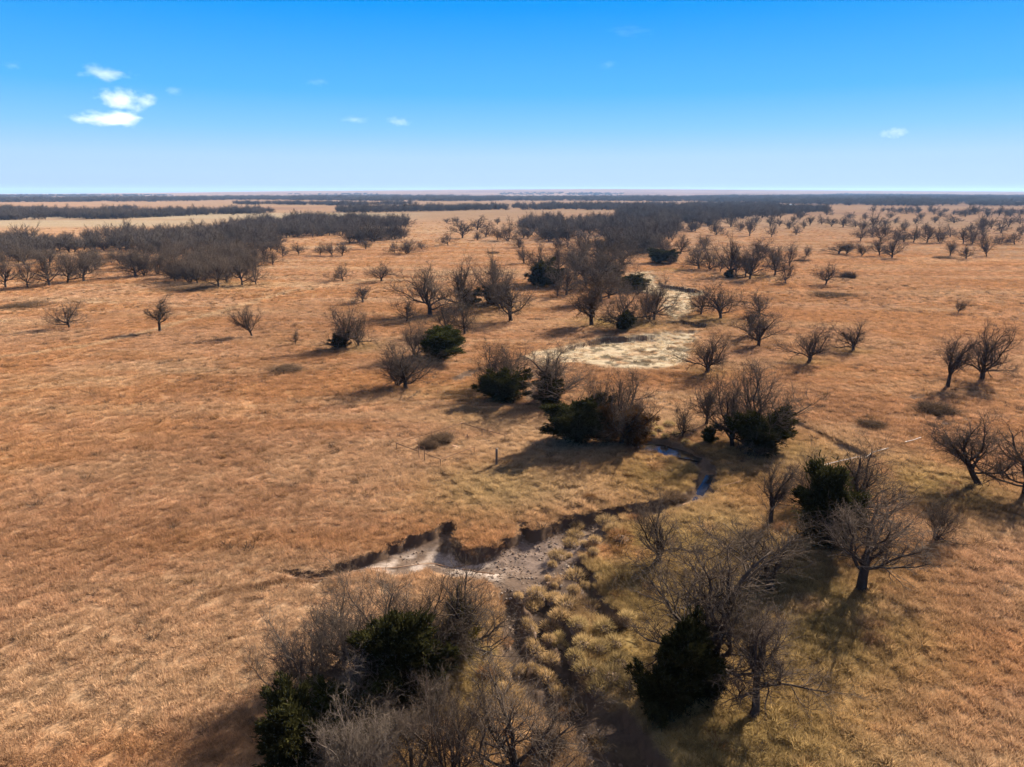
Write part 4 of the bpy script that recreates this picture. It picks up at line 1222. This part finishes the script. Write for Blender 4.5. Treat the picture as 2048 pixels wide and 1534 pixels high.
for a, b in ((pA, pB), (pB, pC), (pD, lerp(pD, pC, .5)), (pA, gate1), (gate2, pD)):
    tube_obj('rail', [rel(a, RH), rel(lerp(a, b, .5), RH - .02), rel(b, RH)], .05, M_RUSTIRON, pen)
for p in (gate1, gate2): tube_obj('gate_post', [rel(p, -.3), rel(p, 2.05)], .055, M_RUSTIRON, pen)
tube_obj('gate_lintel', [rel(gate1, 2.05), rel(gate2, 2.05)], .05, M_RUSTIRON, pen)
# small iron wellhead frame inside
wx_, wy_, wz_ = place(935, 882)
wf = empty('wellhead_frame', (wx_, wy_, wz_), 'small rusty four-legged iron frame inside the pipe pen', 'frame')
for sx in (-1, 1):
    for sy in (-1, 1): tube_obj('leg', [(sx * .22, sy * .22, -.1), (sx * .2, sy * .2, .75)], .03, M_RUSTIRON, wf)
tube_obj('cap_pipe', [(0, 0, -.1), (0, 0, 1.1)], .06, M_RUSTIRON, wf)
for q in ([(-.24, -.2, .72), (.24, -.2, .72)], [(-.24, .2, .72), (.24, .2, .72)], [(-.2, -.24, .75), (-.2, .24, .75)], [(.2, -.24, .75), (.2, .24, .75)]): tube_obj('top_bar', q, .028, M_RUSTIRON, wf)
# wooden post: squared weathered timber
def timber(name, p0, p1, w, d, mat, parent=None):
    p0, p1 = Vector(p0), Vector(p1); ax = (p1 - p0).normalized()
    ref = Vector((0, 0, 1)) if abs(ax.z) < .9 else Vector((1, .25, 0)); u = ax.cross(ref).normalized(); w2 = ax.cross(u)
    V, T = [], []
    r_ = random.Random(len(name) + int(w * 1000))
    nseg = 4
    for s_ in range(nseg + 1):
        c = p0.lerp(p1, s_ / nseg); k_ = 1 + r_.uniform(-.06, .06)
        ch = .2
        for a, b in ((-1 + ch, -1), (1 - ch, -1), (1, -1 + ch), (1, 1 - ch), (1 - ch, 1), (-1 + ch, 1), (-1, 1 - ch), (-1, -1 + ch)):
            V.append(c + u * a * w / 2 * k_ + w2 * b * d / 2 * k_)
    for s_ in range(nseg):
        for j in range(8):
            a, b = s_ * 8 + j, s_ * 8 + (j + 1) % 8; T += [(a, b, b + 8), (a, b + 8, a + 8)]
    for base in (0, nseg * 8):
        for j in range(1, 7): T.append((base, base + j, base + j + 1))
    return add(name, mesh_from(name, [tuple(v) for v in V], T, [mat]), parent)
x, y, z = place(993, 933)
tag(timber('timber_post', (x, y, z - .4), (x + .03, y, z + 2.6), .3, .26, M_WOODPOST), 'tall weathered timber post standing alone beside the pipe pen', 'post')
def lying(name, a, b, r0, r1, mat, lab, cat, lift=.12, mid=0.0, seg=8):
    pa, pb = place(*a), place(*b)
    pts = []
    for i in range(seg + 1):
        t = i / seg; x, y = pa[0] + (pb[0] - pa[0]) * t, pa[1] + (pb[1] - pa[1]) * t
        pts.append((x + .06 * math.sin(5 * t + r0 * 90), y + .06 * math.cos(7 * t), hz(x, y) + lift + mid * math.sin(math.pi * t)))
    zs = [p[2] for p in pts]; fl = max(zs) if mid == 0 and name.endswith('pipe') else None
    return tag(tube_obj(name, pts, [r0 + (r1 - r0) * i / seg for i in range(seg + 1)], mat), lab, cat)
lying('fallen_pole', (1646, 937), (1776, 902), .055, .035, M_PALEWOOD, 'long bleached white pole lying behind the tall pointed evergreen', 'pole', .45)
lying('fallen_pole', (1810, 889), (1842, 880), .07, .04, M_PALEWOOD, 'short bleached white pole lying on the right slope', 'pole', .4)
lying('fallen_pole', (1366, 1015), (1482, 967), .05, .03, M_BROWNWOOD, 'thin brown pole lying along the grassy bank below the creek bend', 'pole', .38)
lying('old_pipe', (629, 1160), (940, 1126), .05, .05, M_BROWNWOOD, 'long brown pipe lying across the pale mud flat', 'pipe', .1)
lying('old_pipe', (925, 1140), (990, 1150), .06, .06, M_BROWNWOOD, 'short brown pipe bending over the pale mud near the gravel', 'pipe', .1)
tag(timber('fallen_plank', Vector(place(904, 894)) + Vector((0, 0, .3)), Vector(place(916, 898)) + Vector((0, 0, .3)), .25, .06, M_BROWNWOOD), 'brown plank lying on the grass inside the pipe pen', 'plank')
lying('fallen_branch', (818, 800), (842, 783), .07, .03, M_BARK, 'dead branch lying below the spreading gully tree', 'branch', .35)

# ------------------------------------------------------------------ pale shed far away
x, y, z = place(1582, 413)
sh = empty('farm_shed', (x, y, z), 'tiny pale farm shed far off at the edge of the central wood', 'shed')
V = [(-9, -5, -1), (9, -5, -1), (9, 5, -1), (-9, 5, -1), (-9, -5, 4), (9, -5, 4), (9, 5, 4), (-9, 5, 4), (-9, 0, 5.6), (9, 0, 5.6)]
me = bpy.data.meshes.new('wall'); me.from_pydata(V, [], [(0, 1, 5, 4), (1, 2, 6, 9, 5), (2, 3, 7, 6), (3, 0, 4, 8, 7)]); me.materials.append(M_TIN); add('wall', me, sh)
V = [(-9.6, -5.7, 3.9), (9.6, -5.7, 3.9), (9.6, 0, 5.75), (-9.6, 0, 5.75), (9.6, 5.7, 3.9), (-9.6, 5.7, 3.9)]
me = bpy.data.meshes.new('roof'); me.from_pydata(V, [], [(0, 1, 2, 3), (3, 2, 4, 5)]); me.materials.append(M_TIN); add('roof', me, sh)

# ------------------------------------------------------------------ clouds
def cloud_mat(dens, seed):
    m, nt, out = new_mat('cloud')
    L = nt.links.new
    tc = N(nt, 'ShaderNodeTexCoord')
    ln = N(nt, 'ShaderNodeVectorMath', operation='LENGTH'); L(tc.outputs['Object'], ln.inputs[0])
    mp = N(nt, 'ShaderNodeMapping'); mp.inputs['Location'].default_value = (seed * 3.7, seed * 1.3, 0); mp.inputs['Scale'].default_value = (1.9, 1.9, 1.1); L(tc.outputs['Object'], mp.inputs[0])
    nz = N(nt, 'ShaderNodeTexNoise'); nz.inputs['Scale'].default_value = 1.0; nz.inputs['Detail'].default_value = 5; nz.inputs['Roughness'].default_value = .62; L(mp.outputs[0], nz.inputs['Vector'])
    a = N(nt, 'ShaderNodeMath', operation='MULTIPLY_ADD'); a.inputs[1].default_value = 2.6; a.inputs[2].default_value = -.72; L(nz.outputs['Fac'], a.inputs[0])
    b = N(nt, 'ShaderNodeMath', operation='SUBTRACT'); L(a.outputs[0], b.inputs[0]); L(ln.outputs['Value'], b.inputs[1])
    mr = N(nt, 'ShaderNodeMapRange'); mr.inputs['From Min'].default_value = 0; mr.inputs['From Max'].default_value = 1.25; mr.inputs['To Min'].default_value = 0; mr.inputs['To Max'].default_value = dens; L(b.outputs[0], mr.inputs['Value'])
    edge = N(nt, 'ShaderNodeMapRange'); edge.inputs['From Min'].default_value = 1.0; edge.inputs['From Max'].default_value = .7; L(ln.outputs['Value'], edge.inputs['Value'])
    mu = N(nt, 'ShaderNodeMath', operation='MULTIPLY'); L(mr.outputs[0], mu.inputs[0]); L(edge.outputs[0], mu.inputs[1])
    pv = N(nt, 'ShaderNodeVolumeScatter'); pv.inputs['Color'].default_value = (1, 1, 1, 1); pv.inputs['Anisotropy'].default_value = 0.0
    L(mu.outputs[0], pv.inputs['Density']); L(pv.outputs[0], out.inputs['Volume'])
    return m
def cloud(px, py, w, h, alt, dens, label, seed):
    u = (px - 1024) / F; v = (767 - py) / F
    d = Vector((u, CP + v * SP, -SP + v * CP)); t = (alt - CAM_H) / d.z
    c = Vector((0, 0, CAM_H)) + d * t
    dep = t
    import bmesh
    bm = bmesh.new(); bmesh.ops.create_icosphere(bm, subdivisions=3, radius=1.0)
    me = bpy.data.meshes.new('cloud'); bm.to_mesh(me); bm.free(); me.materials.append(cloud_mat(dens, seed))
    o = add('cloud', me, None, c); o.scale = (w * dep / F / 2, w * dep / F / 2.6, h * dep / F / 2)
    tag(o, label, 'cloud', 'small fair weather clouds')
cloud(212, 146, 150, 40, 900, .0042, 'flat white cloud, topmost of the three at the upper left', 1)
cloud(250, 200, 150, 62, 900, .0065, 'puffiest white cloud, middle one of the three at the upper left', 2)
cloud(220, 237, 200, 52, 900, .0048, 'long white cloud, lowest of the three at the upper left', 3)
cloud(348, 182, 60, 24, 900, .0016, 'faint wisp right of the puffiest white cloud', 4)
cloud(635, 165, 60, 20, 900, .0018, 'small faint wisp high left of centre', 5)
cloud(798, 242, 70, 28, 800, .0028, 'faint small cloud low in the sky left of centre', 6)
cloud(712, 239, 100, 20, 800, .0014, 'long faint wisp beside the low small cloud left of centre', 7)
cloud(1788, 266, 80, 30, 800, .0026, 'faint small cloud low in the sky at the right', 8)
cloud(1265, 62, 140, 26, 1000, .0006, 'long faint streak at the top right of centre', 9)
cloud(1218, 130, 60, 22, 1000, .0012, 'small faint wisp high right of centre', 10)
cloud(25, 130, 50, 22, 900, .0016, 'faint wisp at the upper left edge of the sky', 11)

# ------------------------------------------------------------------ haze: one closed box of thin even air round everything on the ground
hx, hy0, hy1, hb, ht = 16400, -3600, 15200, -8.0, 104.0
V = [(-hx, hy0, hb), (hx, hy0, hb), (hx, hy1, hb), (-hx, hy1, hb), (-hx, hy0, ht), (hx, hy0, ht), (hx, hy1, ht), (-hx, hy1, ht)]
me = bpy.data.meshes.new('haze'); me.from_pydata(V, [], [(3, 2, 1, 0), (4, 5, 6, 7), (0, 1, 5, 4), (1, 2, 6, 5), (2, 3, 7, 6), (3, 0, 4, 7)])
hm_, nt, out = new_mat('haze')
pv = N(nt, 'ShaderNodeVolumePrincipled'); pv.inputs['Color'].default_value = (.33, .58, 1, 1); pv.inputs['Density'].default_value = 2.6e-5; pv.inputs['Anisotropy'].default_value = .1
nt.links.new(pv.outputs[0], out.inputs['Volume'])
me.materials.append(hm_)
tag(add('haze', me), kind='stuff')
